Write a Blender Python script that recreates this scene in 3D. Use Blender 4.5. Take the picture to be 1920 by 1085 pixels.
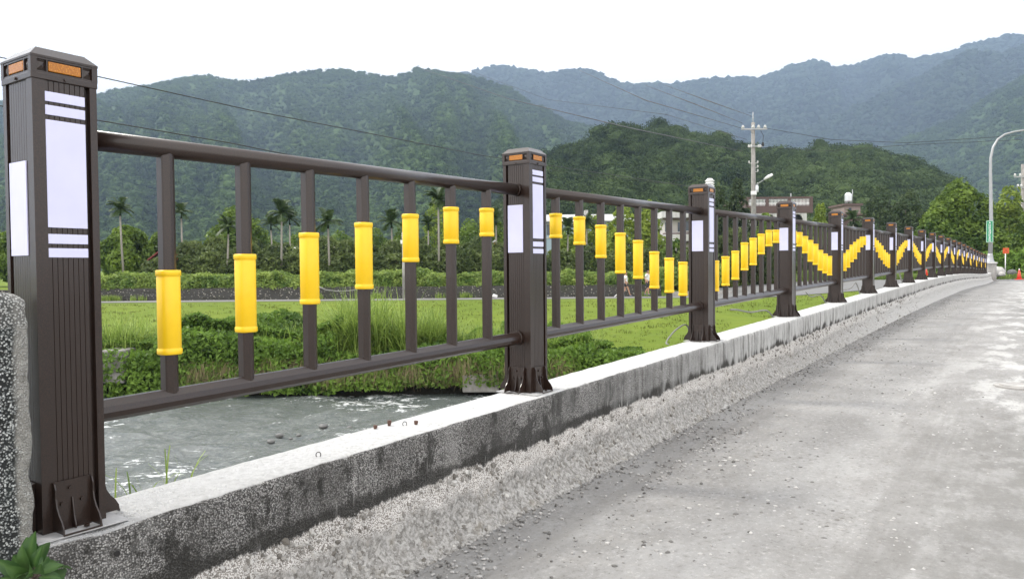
import bpy, bmesh, math, random
import numpy as np
from math import sin, cos, tan, pi, radians, sqrt, atan2, exp
from mathutils import Vector, Matrix

# ------------------------------------------------------------------ camera, sky, sun, exposure
F = 1420.0; PIT = radians(1.5); ROL = radians(0.5)
scene = bpy.context.scene
for o in list(bpy.data.objects): bpy.data.objects.remove(o)
cd = bpy.data.cameras.new('camera'); cam = bpy.data.objects.new('camera', cd)
scene.collection.objects.link(cam); scene.camera = cam
cd.sensor_width = 36; cd.lens = F / 1920 * 36; cd.clip_start = 0.05; cd.clip_end = 20000
cam.matrix_world = Matrix.Rotation(pi / 2 - PIT, 4, 'X') @ Matrix.Rotation(-ROL, 4, 'Z')

SUN_EL = radians(50); SUN_AZ = radians(-72)          # azimuth from +Y towards +X
world = bpy.data.worlds.new("World"); scene.world = world; world.use_nodes = True
wn = world.node_tree.nodes; wl = world.node_tree.links
for n in list(wn): wn.remove(n)
sky = wn.new('ShaderNodeTexSky'); sky.sky_type = 'NISHITA'; sky.sun_disc = False
sky.sun_elevation = SUN_EL; sky.sun_rotation = SUN_AZ; sky.air_density = 1.0; sky.dust_density = 4.0; sky.ozone_density = 1.0
hs = wn.new('ShaderNodeHueSaturation'); hs.inputs['Saturation'].default_value = 0.30; hs.inputs['Value'].default_value = 1.0
bgm = wn.new('ShaderNodeMix'); bgm.data_type = 'RGBA'; bgm.inputs[0].default_value = 0.80   # thin white cloud over the whole sky
bgm.inputs[7].default_value = (16.5, 16.0, 15.6, 1)
bg = wn.new('ShaderNodeBackground'); bg.inputs['Strength'].default_value = 0.10
wo = wn.new('ShaderNodeOutputWorld')
wl.new(sky.outputs[0], hs.inputs['Color']); wl.new(hs.outputs[0], bgm.inputs[6]); wl.new(bgm.outputs[2], bg.inputs['Color']); wl.new(bg.outputs[0], wo.inputs[0])
sd = bpy.data.lights.new('sun', 'SUN'); sd.energy = 2.6; sd.angle = radians(10); sd.color = (1, .95, .86)
sun = bpy.data.objects.new('sun', sd); scene.collection.objects.link(sun)
sdir = Vector((sin(SUN_AZ) * cos(SUN_EL), cos(SUN_AZ) * cos(SUN_EL), sin(SUN_EL)))
sun.rotation_euler = sdir.to_track_quat('Z', 'Y').to_euler()
vs = scene.view_settings; vs.view_transform = 'Standard'; vs.look = 'None'; vs.gamma = 1; vs.exposure = 0.70
scene.cycles.volume_bounces = 0; scene.cycles.max_bounces = 6; scene.cycles.diffuse_bounces = 3; scene.cycles.transparent_max_bounces = 8

HAZE = 0.00024
# ------------------------------------------------------------------ measured frame of the bridge
TH = 0.595893; D = 2.072753; S2 = 3.177415; SP = 2.5; S1 = S2 - SP * 8 / 9
B0 = -0.6076226; AA = (0.4318875, 0.1966297, -0.4409921, 0.1240616)
def zc(s):                                            # height of the parapet's top along the bridge (crest curve)
    k = (s - S2) / SP / 10
    if k < 0: return B0 + AA[0] * k
    k = min(k, 2.1)
    return B0 + AA[0] * k + AA[1] * k ** 2 + AA[2] * k ** 3 + AA[3] * k ** 4
def rdz(s): return -0.45 - 0.10 * min(1, max(0, (s - 5) / 20))    # road surface under the parapet's top
BR = Matrix.Translation((-D * cos(TH), D * sin(TH), 0)) @ Matrix.Rotation(pi / 2 - TH, 4, 'Z')   # local x = along, y = outwards (river)
def bw(s, e, dz): return BR @ Vector((s, -e, zc(s) + dz))
def ray(x, y):
    u = x - 960; v = 542.5 - y
    a = u * cos(ROL) + v * sin(ROL); b = -u * sin(ROL) + v * cos(ROL)
    return a / F, (F * cos(PIT) + b * sin(PIT)) / F, (-F * sin(PIT) + b * cos(PIT)) / F
def at(x, y, Y):                                      # the point seen there at distance Y
    r = ray(x, y); t = Y / r[1]; return Vector((r[0] * t, Y, r[2] * t))

# ------------------------------------------------------------------ helpers
R = random.Random(7); NR = np.random.RandomState(11)
def link(o, parent=None):
    scene.collection.objects.link(o)
    if parent is not None: o.parent = parent
    return o
def tag(o, label=None, cat=None, group=None, kind=None):
    if label: o['label'] = label
    if cat: o['category'] = cat
    if group: o['group'] = group
    if kind: o['kind'] = kind
    return o
def empty(name, loc=(0, 0, 0), rz=0, mat=None):
    o = bpy.data.objects.new(name, None); link(o); o.empty_display_size = .2
    if mat is not None: o.matrix_world = mat
    else: o.location = loc; o.rotation_euler = (0, 0, rz)
    return o
class MB:
    def __init__(s): s.v = []; s.f = []; s.smooth = []
    def add(s, vs, fs, smooth=False):
        n = len(s.v); s.v += [tuple(v) for v in vs]; s.f += [tuple(i + n for i in f) for f in fs]; s.smooth += [smooth] * len(fs); return s
    def box(s, x0, x1, y0, y1, z0, z1):
        v = [(x, y, z) for z in (z0, z1) for (x, y) in ((x0, y0), (x1, y0), (x1, y1), (x0, y1))]
        return s.add(v, [(3, 2, 1, 0), (4, 5, 6, 7), (0, 1, 5, 4), (1, 2, 6, 5), (2, 3, 7, 6), (3, 0, 4, 7)])
    def bbox(s, x0, x1, y0, y1, z0, z1, b):           # bevelled box (chamfer b)
        bm = bmesh.new(); bmesh.ops.create_cube(bm, size=1)
        for v in bm.verts: v.co = Vector(((x0 + x1) / 2 + v.co.x * (x1 - x0), (y0 + y1) / 2 + v.co.y * (y1 - y0), (z0 + z1) / 2 + v.co.z * (z1 - z0)))
        bmesh.ops.bevel(bm, geom=bm.edges[:], offset=b, segments=2, affect='EDGES', profile=.5)
        bm.verts.index_update(); s.add([v.co for v in bm.verts], [tuple(v.index for v in f.verts) for f in bm.faces]); bm.free(); return s
    def tube(s, pts, rad, n=12, cap=True, smooth=True, sq=None):
        pts = [Vector(p) for p in pts]; m = len(pts)
        rad = rad if isinstance(rad, (list, tuple)) else [rad] * m
        vs = []; up = None
        for i, p in enumerate(pts):
            t = (pts[min(i + 1, m - 1)] - pts[max(i - 1, 0)]).normalized()
            if up is None:
                up = Vector((0, 0, 1)) if abs(t.z) < .9 else Vector((1, 0, 0))
            a = (up - t * up.dot(t)).normalized(); b = t.cross(a); up = a
            for k in range(n):
                an = 2 * pi * k / n; c_, s_ = cos(an), sin(an)
                if sq: q = (abs(c_) ** sq + abs(s_) ** sq) ** (-1 / sq); c_ *= q; s_ *= q
                vs.append(p + (a * c_ + b * s_) * rad[i])
        fs = [(i * n + k, i * n + (k + 1) % n, (i + 1) * n + (k + 1) % n, (i + 1) * n + k) for i in range(m - 1) for k in range(n)]
        nf = len(fs)
        if cap: fs += [tuple(range(n))[::-1], tuple((m - 1) * n + k for k in range(n))]
        s.add(vs, fs, smooth)
        if cap: s.smooth[-1] = s.smooth[-2] = False
        return s
    def lathe(s, prof, n=16, c=(0, 0, 0), sq=None, smooth=True):
        vs = []
        for (r, z) in prof:
            for k in range(n):
                an = 2 * pi * k / n; c_, s_ = cos(an), sin(an)
                if sq: q = (abs(c_) ** sq + abs(s_) ** sq) ** (-1 / sq); c_ *= q; s_ *= q
                vs.append((c[0] + r * c_, c[1] + r * s_, c[2] + z))
        m = len(prof)
        fs = [(i * n + k, i * n + (k + 1) % n, (i + 1) * n + (k + 1) % n, (i + 1) * n + k) for i in range(m - 1) for k in range(n)]
        fs += [tuple(range(n))[::-1], tuple((m - 1) * n + k for k in range(n))]
        s.add(vs, fs, smooth); s.smooth[-1] = s.smooth[-2] = False
        return s
    def prism(s, poly, z0, z1):
        n = len(poly); vs = [(x, y, z0) for x, y in poly] + [(x, y, z1) for x, y in poly]
        return s.add(vs, [tuple(range(n))[::-1], tuple(range(n, 2 * n))] + [(k, (k + 1) % n, n + (k + 1) % n, n + k) for k in range(n)])
    def xf(s, M, start=0):
        s.v = s.v[:start] + [tuple(M @ Vector(v)) for v in s.v[start:]]; return s
    def mesh(s, name, mat):
        me = bpy.data.meshes.new(name); me.from_pydata(s.v, [], s.f); me.polygons.foreach_set('use_smooth', s.smooth)
        if mat: me.materials.append(mat)
        me.update(); return me
    def build(s, name, mat, parent=None):
        return link(bpy.data.objects.new(name, s.mesh(name, mat)), parent)
def inst(name, me, parent=None, loc=None):
    o = bpy.data.objects.new(name, me)
    if loc is not None: o.location = loc
    return link(o, parent)
def qmesh(name, V, Q, mat, tint=None, smooth=False, uv=None, parent=None, k=4):
    V = np.asarray(V, np.float32).reshape(-1, 3); Q = np.asarray(Q, np.int32).reshape(-1, k)
    me = bpy.data.meshes.new(name); me.vertices.add(len(V)); me.vertices.foreach_set('co', V.ravel())
    me.loops.add(len(Q) * k); me.loops.foreach_set('vertex_index', Q.ravel())
    me.polygons.add(len(Q)); me.polygons.foreach_set('loop_start', np.arange(0, len(Q) * k, k, dtype=np.int32))
    me.polygons.foreach_set('use_smooth', np.full(len(Q), smooth, bool))
    me.update(calc_edges=True)
    if tint is not None:
        a = me.attributes.new('tint', 'FLOAT', 'POINT'); a.data.foreach_set('value', np.asarray(tint, np.float32).ravel())
    if uv is not None:
        u = me.uv_layers.new(name='UVMap'); u.data.foreach_set('uv', np.asarray(uv, np.float32)[Q.ravel()].ravel())
    me.materials.append(mat); me.validate()
    o = bpy.data.objects.new(name, me); return link(o, parent)
def hsh(ix, iy, iz):
    n = (ix * 374761393 + iy * 668265263 + iz * 2147483647 * 3 + 1013904223) & 0x7fffffff
    n = ((n ^ (n >> 13)) * 1274126177) & 0x7fffffff
    n = ((n ^ (n >> 16)) * 60493) & 0x7fffffff
    return (n % 65536) / 65535.0
def vnoise(x, y, z=0.0):
    x = np.asarray(x, float); y = np.asarray(y, float); z = np.asarray(z, float) + 0 * x
    x, y, z = np.broadcast_arrays(x, y, z)
    xi = np.floor(x).astype(np.int64); yi = np.floor(y).astype(np.int64); zi = np.floor(z).astype(np.int64)
    a = x - xi; b = y - yi; c = z - zi; a = a * a * (3 - 2 * a); b = b * b * (3 - 2 * b); c = c * c * (3 - 2 * c)
    o = 0
    for i in (0, 1):
        for j in (0, 1):
            for k in (0, 1):
                o = o + hsh(xi + i, yi + j, zi + k) * (a if i else 1 - a) * (b if j else 1 - b) * (c if k else 1 - c)
    return o
def fbm(x, y, z=0.0, oct=4):
    o = 0; am = .5; t = 0
    for i in range(oct):
        o = o + am * vnoise(np.asarray(x) * 2 ** i + 17 * i, np.asarray(y) * 2 ** i + 31 * i, np.asarray(z) * 2 ** i); t += am; am *= .5
    return o / t

# ------------------------------------------------------------------ materials
class NT:
    def __init__(s, name):
        s.m = bpy.data.materials.new(name); s.m.use_nodes = True; s.t = s.m.node_tree
        for n in list(s.t.nodes): s.t.nodes.remove(n)
        s.out = s.t.nodes.new('ShaderNodeOutputMaterial')
    def n(s, ty, **kw):
        n = s.t.nodes.new(ty)
        for k, v in kw.items(): setattr(n, k, v)
        return n
    def put(s, inp, v):
        if isinstance(v, bpy.types.NodeSocket): s.t.links.new(v, inp)
        elif isinstance(v, (tuple, list)) and len(v) == 3 and inp.type == 'RGBA': inp.default_value = (*v, 1)
        else: inp.default_value = v
    def math(s, op, a, b=0.5, c=0.5, clamp=False):
        n = s.n('ShaderNodeMath', operation=op, use_clamp=clamp); s.put(n.inputs[0], a); s.put(n.inputs[1], b); s.put(n.inputs[2], c); return n.outputs[0]
    def mix(s, f, a, b, mode='MIX'):
        n = s.n('ShaderNodeMix', data_type='RGBA', blend_type=mode); s.put(n.inputs[0], f); s.put(n.inputs[6], a); s.put(n.inputs[7], b); return n.outputs[2]
    def obj(s): return s.n('ShaderNodeTexCoord').outputs['Object']
    def pos(s): return s.n('ShaderNodeNewGeometry').outputs['Position']
    def uv(s): return s.n('ShaderNodeTexCoord').outputs['UV']
    def sep(s, v): n = s.n('ShaderNodeSeparateXYZ'); s.put(n.inputs[0], v); return n.outputs
    def com(s, x, y, z=0.0): n = s.n('ShaderNodeCombineXYZ'); s.put(n.inputs[0], x); s.put(n.inputs[1], y); s.put(n.inputs[2], z); return n.outputs[0]
    def map(s, v, sc=(1, 1, 1), rot=(0, 0, 0)):
        n = s.n('ShaderNodeMapping'); s.put(n.inputs[0], v); n.inputs['Scale'].default_value = sc; n.inputs['Rotation'].default_value = rot; return n.outputs[0]
    def noise(s, v, sc, det=4, rough=.55, dist=0): 
        n = s.n('ShaderNodeTexNoise'); s.put(n.inputs['Vector'], v); n.inputs['Scale'].default_value = sc; n.inputs['Detail'].default_value = det
        n.inputs['Roughness'].default_value = rough; n.inputs['Distortion'].default_value = dist; return n.outputs['Fac']
    def vor(s, v, sc, feat='F1', rnd=1.0):
        n = s.n('ShaderNodeTexVoronoi', feature=feat); s.put(n.inputs['Vector'], v); n.inputs['Scale'].default_value = sc; n.inputs['Randomness'].default_value = rnd; return n
    def ramp(s, f, a, b, va=0.0, vb=1.0, smooth=True):
        n = s.n('ShaderNodeMapRange', interpolation_type='SMOOTHSTEP' if smooth else 'LINEAR'); s.put(n.inputs[0], f)
        n.inputs[1].default_value = a; n.inputs[2].default_value = b; n.inputs[3].default_value = va; n.inputs[4].default_value = vb; return n.outputs[0]
    def bump(s, h, st=.5, d=.01, nrm=None):
        n = s.n('ShaderNodeBump'); s.put(n.inputs['Height'], h); n.inputs['Strength'].default_value = st; n.inputs['Distance'].default_value = d
        if nrm is not None: s.put(n.inputs['Normal'], nrm)
        return n.outputs[0]
    def bsdf(s, col, rough=.6, nrm=None, metal=0.0, spec=.5, **kw):
        n = s.n('ShaderNodeBsdfPrincipled'); s.put(n.inputs['Base Color'], col); s.put(n.inputs['Roughness'], rough); s.put(n.inputs['Metallic'], metal)
        s.put(n.inputs['Specular IOR Level'], spec)
        for k, v in kw.items(): s.put(n.inputs[k.replace('_', ' ')], v)
        if nrm is not None: s.put(n.inputs['Normal'], nrm)
        s.t.links.new(n.outputs[0], s.out.inputs[0]); return s.m
    def tint(s): return s.n('ShaderNodeAttribute', attribute_name='tint').outputs['Fac']
def plain(name, col, rough=.6, var=.15, sc=8, metal=0, bmp=.0, spec=.5):
    t = NT(name); o = t.obj(); f = t.noise(o, sc, 4)
    c = t.mix(f, tuple(x * (1 - var) for x in col), tuple(min(1, x * (1 + var)) for x in col))
    nr = t.bump(t.noise(o, sc * 12, 3), bmp, .002) if bmp else None
    return t.bsdf(c, rough, nr, metal, spec)

def m_coat():
    t = NT('brown_hammered_coating'); o = t.obj(); p = t.pos()
    f = t.noise(o, 560, 2, .6); g = t.noise(p, 9, 3)
    c = t.mix(t.ramp(f, .40, .64), (.009, .0042, .0026), (.036, .0175, .0105)); c = t.mix(t.math('MULTIPLY', g, .3), c, (.020, .012, .010))
    return t.bsdf(c, t.ramp(f, .3, .7, .36, .46), t.bump(f, .28, .0012), 0, .35, Coat_Weight=.55, Coat_Roughness=.17)
def m_yellow():
    t = NT('yellow_plastic'); o = t.obj(); f = t.noise(o, 30, 3)
    c = t.mix(f, (.87, .545, .007), (.92, .60, .012)); return t.bsdf(c, .38, t.bump(t.noise(o, 60, 2), .06, .002), 0, .5)
def m_white_panel():
    t = NT('white_retroreflective_sheet'); o = t.obj(); f = t.noise(o, 14, 3)
    c = t.mix(f, (.60, .605, .84), (.68, .685, .88)); return t.bsdf(c, .35)
def m_amber():
    t = NT('amber_reflector_plastic'); o = t.obj(); v = t.vor(o, 260)
    c = t.mix(t.ramp(v.outputs['Distance'], .0, .6), (.60, .25, .015), (.38, .13, .006)); return t.bsdf(c, .2, t.bump(v.outputs['Distance'], .4, .001))
def m_parapet():
    t = NT('exposed_aggregate_concrete'); o = t.obj(); uv = t.sep(t.uv()); s, v = uv[0], uv[1]
    nz = t.sep(t.n('ShaderNodeNewGeometry').outputs['Normal'])[2]
    # pebbles
    vo = t.vor(t.mix(.06, o, t.n('ShaderNodeTexNoise').outputs['Color']), 215); rnd = t.sep(vo.outputs['Color'])[0]
    peb = t.mix(rnd, (.15, .145, .14), (.50, .49, .47)); pm = t.ramp(vo.outputs['Distance'], .34, .70, 1, 0)
    agg = t.mix(pm, (.055, .053, .050), peb); lf = t.noise(t.com(t.sep(o)[0], t.math('MULTIPLY', t.sep(o)[2], .5)), 3.2, 5, .65); agg = t.mix(t.ramp(lf, .42, .62, 0, .55), agg, (.075, .072, .068)); agg = t.mix(t.ramp(lf, .44, .30, 0, .45), agg, (.36, .355, .34))
    # algae and grime on the face
    st = t.noise(t.com(s, t.math('MULTIPLY', v, .35)), 7, 5, .7); bl = t.noise(o, 9, 5, .7)
    low = t.ramp(v, -.225, -.10, 1, 0); ns_ = t.noise(t.com(s, 0.0), 1.6, 3, .6); dr = t.noise(t.com(s, t.math('MULTIPLY', v, .2)), 26, 3, .7); edge = t.math('ADD', t.math('MULTIPLY', low, t.math('ADD', .22, t.math('MULTIPLY', ns_, .50))), t.math('MULTIPLY', t.math('ADD', t.math('ADD', t.math('MULTIPLY', st, .7), t.math('MULTIPLY', dr, .35)), bl), .48))
    alg = t.ramp(edge, .61, .78, 0, .80); alg = t.math('MAXIMUM', alg, t.ramp(t.math('ADD', t.math('MULTIPLY', st, .6), t.math('MULTIPLY', bl, .5)), .545, .635, 0, .85))
    face = t.mix(alg, agg, (.022, .021, .018))
    # older plaster farther along
    vs_ = t.noise(t.com(s, t.math('MULTIPLY', v, .10)), 16, 5, .75); vs2 = t.noise(t.com(s, t.math('MULTIPLY', v, .16)), 6, 4, .7)
    pl = t.mix(t.ramp(vs_, .34, .56), (.15, .145, .135), (.56, .56, .545)); pl = t.mix(t.ramp(s, 8, 22, 0, .5), pl, (.52, .51, .49))
    pl = t.mix(t.ramp(t.math('ADD', vs2, t.math('MULTIPLY', low, .25)), .60, .74), pl, (.05, .046, .04))
    red = t.math('MULTIPLY', t.ramp(t.noise(t.com(s, t.math('MULTIPLY', v, .03)), 4.3, 3, .8), .60, .68), t.ramp(s, 6, 8))
    pl = t.mix(t.math('MULTIPLY', red, .55), pl, (.20, .055, .045))
    far = t.ramp(t.math('ADD', s, t.math('MULTIPLY', bl, 3)), 4.0, 9.0)
    face = t.mix(far, face, pl)
    ws = t.ramp(t.noise(t.com(t.math('MULTIPLY', s, 1.0), t.math('MULTIPLY', v, .10)), 30, 3, .8), .605, .65)
    ws = t.math('MULTIPLY', ws, t.math('MULTIPLY', t.ramp(t.noise(o, 3.6, 3), .44, .58), t.ramp(s, 2.2, 3.6, .25, 1))); face = t.mix(t.math('MULTIPLY', ws, .75), face, (.72, .71, .68))
    # broken strip
    b1 = t.noise(o, 70, 6, .75); b2 = t.noise(o, 9, 4, .6); vo2 = t.vor(t.mix(.03, o, t.n('ShaderNodeTexNoise').outputs['Color']), 85)
    ro = t.mix(t.ramp(b1, .40, .60), (.13, .12, .105), (.40, .39, .37)); cc_ = t.sep(vo2.outputs['Color'])[0]; ro = t.mix(.5, ro, t.mix(cc_, (.12, .115, .105), (.50, .49, .47))); ro = t.mix(t.ramp(b2, .56, .70, 0, .4), ro, (.20, .17, .12))
    ro = t.mix(t.ramp(vo2.outputs['Distance'], .08, .3, .5, 0), ro, (.52, .51, .49))
    pale = t.mix(pm, (.20, .18, .16), (.72, .70, .67))
    upb = t.ramp(t.math('ADD', v, t.math('MULTIPLY', t.math('SUBTRACT', b2, .5), .16)), -.32, -.27)
    ro = t.mix(t.math('MULTIPLY', upb, .85), ro, pale)
    ro = t.mix(t.math('MULTIPLY', t.ramp(s, 6, 16), .55), ro, (.52, .515, .50))
    lim = t.math('ADD', v, t.math('ADD', t.math('MULTIPLY', t.math('SUBTRACT', st, .5), .11), t.math('MULTIPLY', t.math('SUBTRACT', b1, .5), .03)))
    isface = t.ramp(lim, -.213, -.200)
    col = t.mix(isface, ro, face)
    # top
    tn = t.noise(o, 46, 5, .7); tp = t.mix(t.ramp(tn, .35, .6), (.56, .56, .55), (.74, .74, .73))
    fl = t.noise(t.map(o, (22, 48, 30)), 1, 4, .7); tp = t.mix(t.ramp(fl, .60, .70, 0, .7), tp, (.16, .155, .15))
    tp = t.mix(t.ramp(s, 1.0, 2.8, .6, 0), tp, (.34, .34, .34))
    col = t.mix(t.ramp(nz, .80, .93), col, tp)
    h = t.math('ADD', t.math('MULTIPLY', pm, isface), t.math('MULTIPLY', b1, 1.6))
    return t.bsdf(col, .82, t.bump(h, .7, .006), 0, .3)
def m_pebbledash():
    t = NT('pebbledash_concrete'); o = t.obj(); vo = t.vor(o, 195); rnd = t.sep(vo.outputs['Color'])[0]
    peb = t.mix(rnd, (.13, .14, .14), (.58, .60, .58)); pm = t.ramp(vo.outputs['Distance'], .34, .62, 1, 0)
    c = t.mix(pm, (.020, .022, .022), peb); n2 = t.noise(o, 5, 5, .7); c = t.mix(t.ramp(n2, .46, .60, 0, .80), c, (.028, .036, .034))
    x = t.sep(o)[0]; ch = t.ramp(t.math('ADD', x, t.math('MULTIPLY', t.noise(o, 20, 4), .03)), .795, .812)
    c = t.mix(t.math('MULTIPLY', ch, .7), c, t.mix(t.noise(o, 60, 4), (.16, .15, .13), (.55, .54, .50)))
    z = t.sep(o)[2]; tp = t.ramp(t.math('ADD', z, t.math('MULTIPLY', n2, .05)), -.105, -.08); c = t.mix(t.math('MULTIPLY', tp, .6), c, t.mix(pm, (.10, .10, .095), (.6, .6, .58)))
    return t.bsdf(c, .85, t.bump(t.math('ADD', pm, t.noise(o, 60, 4)), .8, .006), 0, .3)
def m_road():
    t = NT('dusty_concrete_road'); o = t.obj()
    n1 = t.noise(o, 1.1, 5, .62); n2 = t.noise(t.map(o, (.8, 1.2, 1)), 6.5, 6, .72); n3 = t.noise(o, 38, 7, .78); n4 = t.noise(o, 120, 5, .8)
    c = t.mix(t.ramp(n1, .35, .65), (.218, .214, .207), (.288, .284, .276)); c = t.mix(t.ramp(n2, .44, .70, 0, .5), c, (.20, .193, .182))
    c = t.mix(t.ramp(n3, .53, .64, 0, .62), c, (.125, .12, .11)); c = t.mix(t.ramp(n3, .46, .36, 0, .55), c, (.42, .415, .40)); c = t.mix(t.ramp(n4, .62, .72, 0, .55), c, (.50, .49, .48)); c = t.mix(t.ramp(n4, .40, .30, 0, .6), c, (.07, .065, .06))
    ts = t.noise(t.map(o, (.10, 2.6, 1)), 1.6, 5, .7); c = t.mix(t.ramp(ts, .50, .66, 0, .38), c, (.16, .154, .145)); xs = t.sep(o); wz = t.math('MULTIPLY', t.ramp(xs[1], -2.7, -1.05, 1, 0), t.ramp(xs[0], 4.6, 6.2))   # pale patches farther out in the middle of the deck
    wp = t.math('MULTIPLY', t.ramp(t.math('ADD', t.noise(t.map(o, (.55, 1.3, 1)), 2.2, 6, .7), t.math('MULTIPLY', n3, .22)), .58, .72), t.math('ADD', t.math('MULTIPLY', wz, .85), .10))
    c = t.mix(wp, c, (.55, .55, .535))
    gz = t.math('MULTIPLY', t.ramp(xs[1], -1.35, -2.0), t.ramp(xs[0], 7, 5)); c = t.mix(t.math('MULTIPLY', gz, t.ramp(n2, .35, .6, .1, .65)), c, (.15, .146, .137))
    h = t.math('ADD', t.math('MULTIPLY', n3, 1.0), t.math('MULTIPLY', n2, 1.6))
    return t.bsdf(c, .88, t.bump(t.math('ADD', h, t.math('MULTIPLY', n4, .4)), .55, .008), 0, .25)
def m_leaf(name, dark, light, trans=.3, rough=.5):
    t = NT(name); ti = t.tint(); c = t.mix(ti, dark, light)
    d = t.n('ShaderNodeBsdfPrincipled'); t.put(d.inputs['Base Color'], c); d.inputs['Roughness'].default_value = rough; d.inputs['Specular IOR Level'].default_value = .3
    tr = t.n('ShaderNodeBsdfTranslucent'); t.put(tr.inputs[0], t.mix(.5, c, light, 'MIX'))
    mx = t.n('ShaderNodeMixShader'); mx.inputs[0].default_value = trans; t.t.links.new(d.outputs[0], mx.inputs[1]); t.t.links.new(tr.outputs[0], mx.inputs[2])
    t.t.links.new(mx.outputs[0], t.out.inputs[0]); return t.m
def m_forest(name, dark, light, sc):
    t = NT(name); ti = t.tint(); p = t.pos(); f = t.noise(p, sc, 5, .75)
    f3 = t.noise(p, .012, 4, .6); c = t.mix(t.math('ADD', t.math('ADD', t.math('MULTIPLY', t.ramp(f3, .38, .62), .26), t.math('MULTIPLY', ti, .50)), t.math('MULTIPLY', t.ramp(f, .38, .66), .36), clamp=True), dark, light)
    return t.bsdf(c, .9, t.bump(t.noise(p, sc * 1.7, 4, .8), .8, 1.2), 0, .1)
def m_ground():
    t = NT('grassy_ground'); p = t.pos(); n = t.noise(p, .12, 6, .7); n2 = t.noise(p, 2.2, 5, .7); yy = t.sep(p)
    n5 = t.noise(t.map(p, (.5, 1.6, 1)), 1.4, 5, .7)
    c = t.mix(t.ramp(n, .35, .65), (.108, .158, .016), (.148, .198, .024)); c = t.mix(t.ramp(n5, .48, .70, 0, .38), c, (.080, .112, .013))
    c = t.mix(t.ramp(n2, .55, .7, 0, .25), c, (.20, .20, .045))
    c = t.mix(t.math('MULTIPLY', t.ramp(yy[2], -3.40, -3.55), t.ramp(yy[1], 28, 27)), c, (.018, .017, .012)); bed = t.ramp(yy[1], 26.15, 25.9); c = t.mix(bed, c, (.10, .095, .08))
    return t.bsdf(c, .9, t.bump(t.math('ADD', n2, n5), .9, .12), 0, .15)
def m_water():
    t = NT('rushing_river_water'); p = t.pos(); q = t.map(p, (1, 1.5, 1), (0, 0, .15))
    n1 = t.noise(q, 1.5, 7, .68, .6); n2 = t.noise(q, 6, 6, .65, .4); n3 = t.noise(p, .14, 4, .6); n4 = t.noise(q, 19, 4, .6)
    rap = t.ramp(t.math('ADD', n3, t.math('MULTIPLY', n1, .12)), .50, .66)
    fo = t.math('ADD', t.math('MULTIPLY', n1, .55), t.math('MULTIPLY', n2, .45)); fo = t.ramp(t.math('ADD', fo, t.math('MULTIPLY', rap, .12)), .63, .70)
    c = t.mix(t.ramp(n1, .35, .65), (.10, .116, .11), (.18, .195, .185)); c = t.mix(t.math('MULTIPLY', t.ramp(n2, .5, .62), .5), c, (.30, .315, .30)); c = t.mix(t.ramp(t.sep(p)[1], 19, 26, 0, .6), c, (.07, .09, .08)); c = t.mix(fo, c, (.82, .84, .84))  # darkening towards the far bank puts the trees' reflection into the colour
    ro = t.mix(fo, (.24, .24, .24), (.7, .7, .7))
    h = t.math('ADD', t.math('MULTIPLY', n1, 1.0), t.math('ADD', t.math('MULTIPLY', n2, .38), t.math('MULTIPLY', n4, .12)))
    return t.bsdf(c, t.sep(ro)[0], t.bump(h, 1.0, .24), 0, .5)
def m_asphalt(name='asphalt', a=(.13, .13, .13), b=(.20, .20, .195)):
    t = NT(name); p = t.pos(); c = t.mix(t.noise(p, .8, 5, .7), a, b); c = t.mix(t.ramp(t.noise(p, 30, 3), .6, .7, 0, .4), c, (.07, .07, .07)); return t.bsdf(c, .85, None, 0, .25)
def m_cobble():
    t = NT('rubble_stone_in_mortar'); p = t.pos(); w = t.map(p, (1, 1, 1.15)); v = t.vor(w, 5.6); r = t.sep(v.outputs['Color'])
    st = t.mix(r[0], (.09, .09, .085), (.34, .32, .28)); m = t.ramp(t.math('ADD', v.outputs['Distance'], t.math('MULTIPLY', t.noise(p, 12, 3), .12)), .28, .44, 1, 0)
    m = t.math('MULTIPLY', m, t.ramp(r[1], .02, .2)); c = t.mix(m, (.062, .060, .056), st); c = t.mix(t.ramp(t.noise(p, .5, 5, .7), .55, .7, 0, .6), c, (.06, .07, .04))
    return t.bsdf(c, .85, t.bump(m, .8, .05), 0, .2)
def m_concrete(name='grey_concrete', a=(.26, .25, .24), b=(.46, .45, .43)):
    t = NT(name); o = t.obj(); n = t.noise(t.map(o, (1, 1, .35)), 3, 6, .7); c = t.mix(t.ramp(n, .3, .7), a, b)
    c = t.mix(t.ramp(t.noise(t.map(o, (5, 5, .4)), 1, 4, .7), .58, .7, 0, .5), c, tuple(x * .4 for x in a)); return t.bsdf(c, .85, t.bump(n, .3, .01), 0, .25)

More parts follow.
